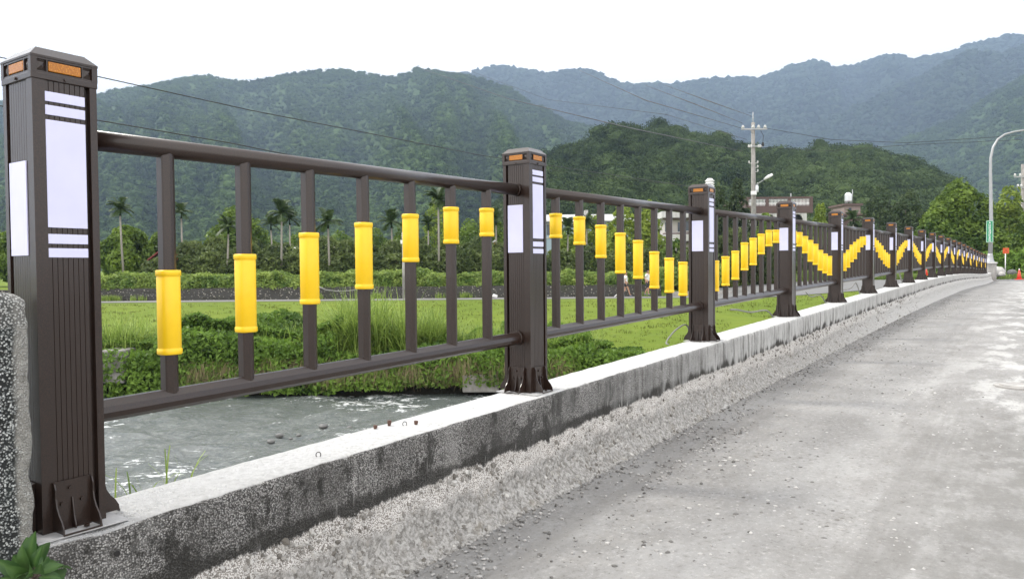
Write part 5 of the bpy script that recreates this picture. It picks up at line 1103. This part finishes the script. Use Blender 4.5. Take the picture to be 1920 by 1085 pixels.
# ------------------------------------------------------------------ mountains
def skyline(pts, x): xs_ = np.array([p[0] for p in pts], float); ys_ = np.array([p[1] for p in pts], float); return np.interp(x, xs_, ys_)
def hill(name, pts, Yc, Yf, zf, p, mat, lab, ncol=260, nrow=70, sub=4.0, gul=.10, seed=0, crown=None, fmat=None):
    xa, xb = pts[0][0], pts[-1][0]; xc_ = np.linspace(xa, xb, ncol)
    def surf(x, v):
        x = np.asarray(x, float); v = np.asarray(v, float)
        yy = skyline(pts, x); u = x - 960; w_ = 542.5 - yy
        a = (u * cos(ROL) + w_ * sin(ROL)) / F; b = (-u * sin(ROL) + w_ * cos(ROL)) / F; ry = cos(PIT) + b * sin(PIT); rz = -sin(PIT) + b * cos(PIT)
        wob = 1 + .10 * (fbm(x / 90 + seed, v * 0, 0, 3) - .5); Yc_ = Yc * wob
        H = rz / ry * Yc_ - sub; Y = Yf + (Yc_ - Yf) * v; X = a / ry * Y
        vv = np.clip(v, 0, 1); spur = fbm(x / 75 + seed * 3 + v * .9, v * 1.1 + seed, 0, 4) - .5; g = vv ** p + gul * 4 * vv * (1 - vv) * spur * 1.6
        back = np.clip(v - 1, 0, 1); z = zf + (H - zf) * g * (1 - back * 1.6)
        return np.stack([X, Y, z], -1)
    XX, V_ = np.meshgrid(xc_, np.concatenate([np.linspace(0, 1, nrow), [1.06, 1.2, 1.4]])); S_ = surf(XX, V_)
    o = qmesh(name, S_, grid_faces(*XX.shape), mat, np.full(XX.size, .2), smooth=True); tag(o, lab, kind='structure')
    if crown:
        n, r0, r1, lv, ly, leafn, leaf = crown; u_ = NR.rand(n); x = NR.uniform(xa, xb, n); v = u_ ** (1 / p); k = int(n * .10); v[:k] = NR.uniform(.965, 1.0, k); v = np.clip(v + NR.normal(size=n) * .012, 0, 1)
        P0 = surf(x, v); cl = fbm(x / 30 + seed, v * 14, 0, 3); r = (r0 + (r1 - r0) * NR.rand(n) ** 1.6)
        V0, F0 = ico(lv); pert = 1 + NR.uniform(-.28, .28, (n, len(V0), 1)); sc = r[:, None] * np.stack([NR.uniform(.8, 1.25, n), NR.uniform(.8, 1.25, n), NR.uniform(.7, 1.15, n) * ly], -1)
        V = V0[None] * pert * sc[:, None] + P0[:, None] + np.array([0, 0, 1.]) * (r * .45)[:, None, None]
        Fq = (F0[None] + (np.arange(n) * len(V0))[:, None, None]).reshape(-1, 3); t = np.clip((cl - .35) * 1.6 + NR.rand(n) * .6 - .1, 0, 1)
        if leafn:
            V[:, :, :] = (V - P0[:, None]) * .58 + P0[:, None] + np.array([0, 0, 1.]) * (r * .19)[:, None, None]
        if leafn:      # leafy skins on the crowns
            d = NR.normal(size=(n, leafn, 3)); d /= np.linalg.norm(d, axis=2, keepdims=True); d[..., 2] = np.abs(d[..., 2]) * 1.0 - .25
            bmp = .80 + .40 * fbm(d[..., 0] * 2.2 + np.arange(n)[:, None] * 3.1, d[..., 1] * 2.2, d[..., 2] * 2.2, 2)
            Pl = (P0[:, None] + np.array([0, 0, 1.]) * (r * .45)[:, None, None] + d * (bmp * (1 - .30 * NR.rand(n, leafn) ** 1.5))[..., None] * sc[:, None]).reshape(-1, 3)
            lv_, lq = leaves(Pl, d.reshape(-1, 3) + np.array([0, 0, .25]), leaf, .75, .62); tl = np.repeat(np.clip(np.repeat(t, leafn) + NR.uniform(-.22, .22, n * leafn), 0, 1), 4)
            fo = qmesh('forest', lv_, lq, fmat, tl); tag(fo, lab + ', leafy tree crowns', 'forest', kind='stuff')
            fo2 = qmesh('forest', V, Fq, fmat, np.repeat(t * .5, len(V0)), k=3, smooth=False); tag(fo2, lab + ', inner crowns tinted darker as shade', 'forest', kind='stuff')  # darker tint paints the shade inside the crowns into the colour
        else:
            fo = qmesh('forest', V, Fq, fmat, np.repeat(t, len(V0)), k=3, smooth=False); tag(fo, lab + ', forest cover', 'forest', kind='stuff')
skA = [(-400, 200), (-150, 205), (0, 190), (60, 182), (180, 178), (210, 168), (250, 164), (300, 155), (340, 146), (385, 140), (420, 146), (440, 150), (470, 152), (500, 146), (530, 140), (570, 134), (600, 131), (650, 129), (690, 136), (715, 142), (740, 141), (765, 136), (783, 126), (795, 131), (812, 130), (830, 136), (870, 138), (905, 146), (930, 155), (960, 165), (985, 185), (1000, 195), (1020, 200), (1040, 214), (1070, 228), (1110, 236), (1135, 252), (1180, 285), (1260, 330)]
skB = [(800, 160), (870, 140), (905, 133), (935, 126), (965, 130), (1000, 137), (1040, 138), (1065, 133), (1090, 131), (1120, 139), (1145, 150), (1165, 159), (1183, 163), (1215, 160), (1250, 160), (1285, 159), (1310, 153), (1340, 151), (1370, 148), (1390, 149), (1420, 148), (1450, 140), (1480, 126), (1500, 122), (1530, 117), (1545, 120), (1563, 129), (1580, 126), (1600, 128), (1620, 120), (1640, 111), (1670, 107), (1690, 108), (1712, 112), (1740, 108), (1765, 104), (1795, 97), (1810, 88), (1840, 82), (1870, 74), (1885, 69), (1920, 70), (1990, 60), (2200, 70)]
skC = [(1380, 300), (1450, 262), (1500, 248), (1560, 222), (1613, 198), (1650, 180), (1680, 165), (1740, 137), (1780, 113), (1805, 100), (1827, 96), (1860, 99), (1890, 98), (1920, 84), (1990, 70), (2200, 60)]
skD = [(1560, 330), (1640, 285), (1697, 257), (1747, 240), (1780, 227), (1813, 211), (1847, 183), (1890, 160), (1920, 141), (1990, 110), (2200, 70)]
skE = [(820, 480), (880, 430), (930, 385), (970, 345), (1000, 306), (1012, 283), (1040, 276), (1080, 260), (1105, 252), (1130, 238), (1165, 219), (1185, 230), (1210, 232), (1235, 225), (1265, 229), (1282, 232), (1310, 247), (1330, 250), (1345, 243), (1365, 256), (1400, 266), (1430, 280), (1460, 272), (1490, 278), (1515, 268), (1535, 264), (1555, 273), (1575, 266), (1600, 273), (1618, 267), (1640, 272), (1665, 283), (1690, 285), (1720, 292), (1745, 307), (1770, 320), (1795, 336), (1840, 370), (1900, 400), (1960, 430)]
hill('far_mountain', skB, 3000, 1500, 0, 1.25, FO['B'], 'hazy blue mountain range on the skyline', 300, 60, 8, .30, 2, (16000, 9, 19, 1, .8, 0, 0), FO['B'])
hill('spur_mountain', skC, 2300, 1200, 0, 1.2, FO['B'], 'hazy wooded mountain spur at the upper right', 120, 50, 7, .24, 5, (7000, 7, 14, 1, .8, 0, 0), FO['B'])
hill('side_mountain', skD, 1650, 700, 0, 1.15, FO['A'], 'wooded mountainside at the right behind the big round tree', 100, 50, 5, .16, 9, (6000, 4.5, 9, 1, .9, 36, 1.9), FO['A'])
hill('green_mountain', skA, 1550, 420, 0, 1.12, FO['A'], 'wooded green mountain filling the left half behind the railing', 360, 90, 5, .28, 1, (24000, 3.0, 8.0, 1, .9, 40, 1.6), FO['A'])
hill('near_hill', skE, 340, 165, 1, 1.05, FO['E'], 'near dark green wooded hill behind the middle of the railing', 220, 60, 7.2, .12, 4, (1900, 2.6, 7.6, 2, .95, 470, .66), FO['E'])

# ------------------------------------------------------------------ air
th_ = NT('haze_air'); pv = th_.n('ShaderNodeVolumePrincipled'); pv.inputs['Color'].default_value = (.47, .63, .88, 1); pv.inputs['Density'].default_value = HAZE; pv.inputs['Anisotropy'].default_value = .2
th_.t.links.new(pv.outputs[0], th_.out.inputs['Volume'])
mb = MB(); mb.box(-4200, 4200, -160, 6200, -8, 1300); hz = mb.build('haze', th_.m); tag(hz, 'thin bluish haze filling the valley air', 'haze', kind='stuff')
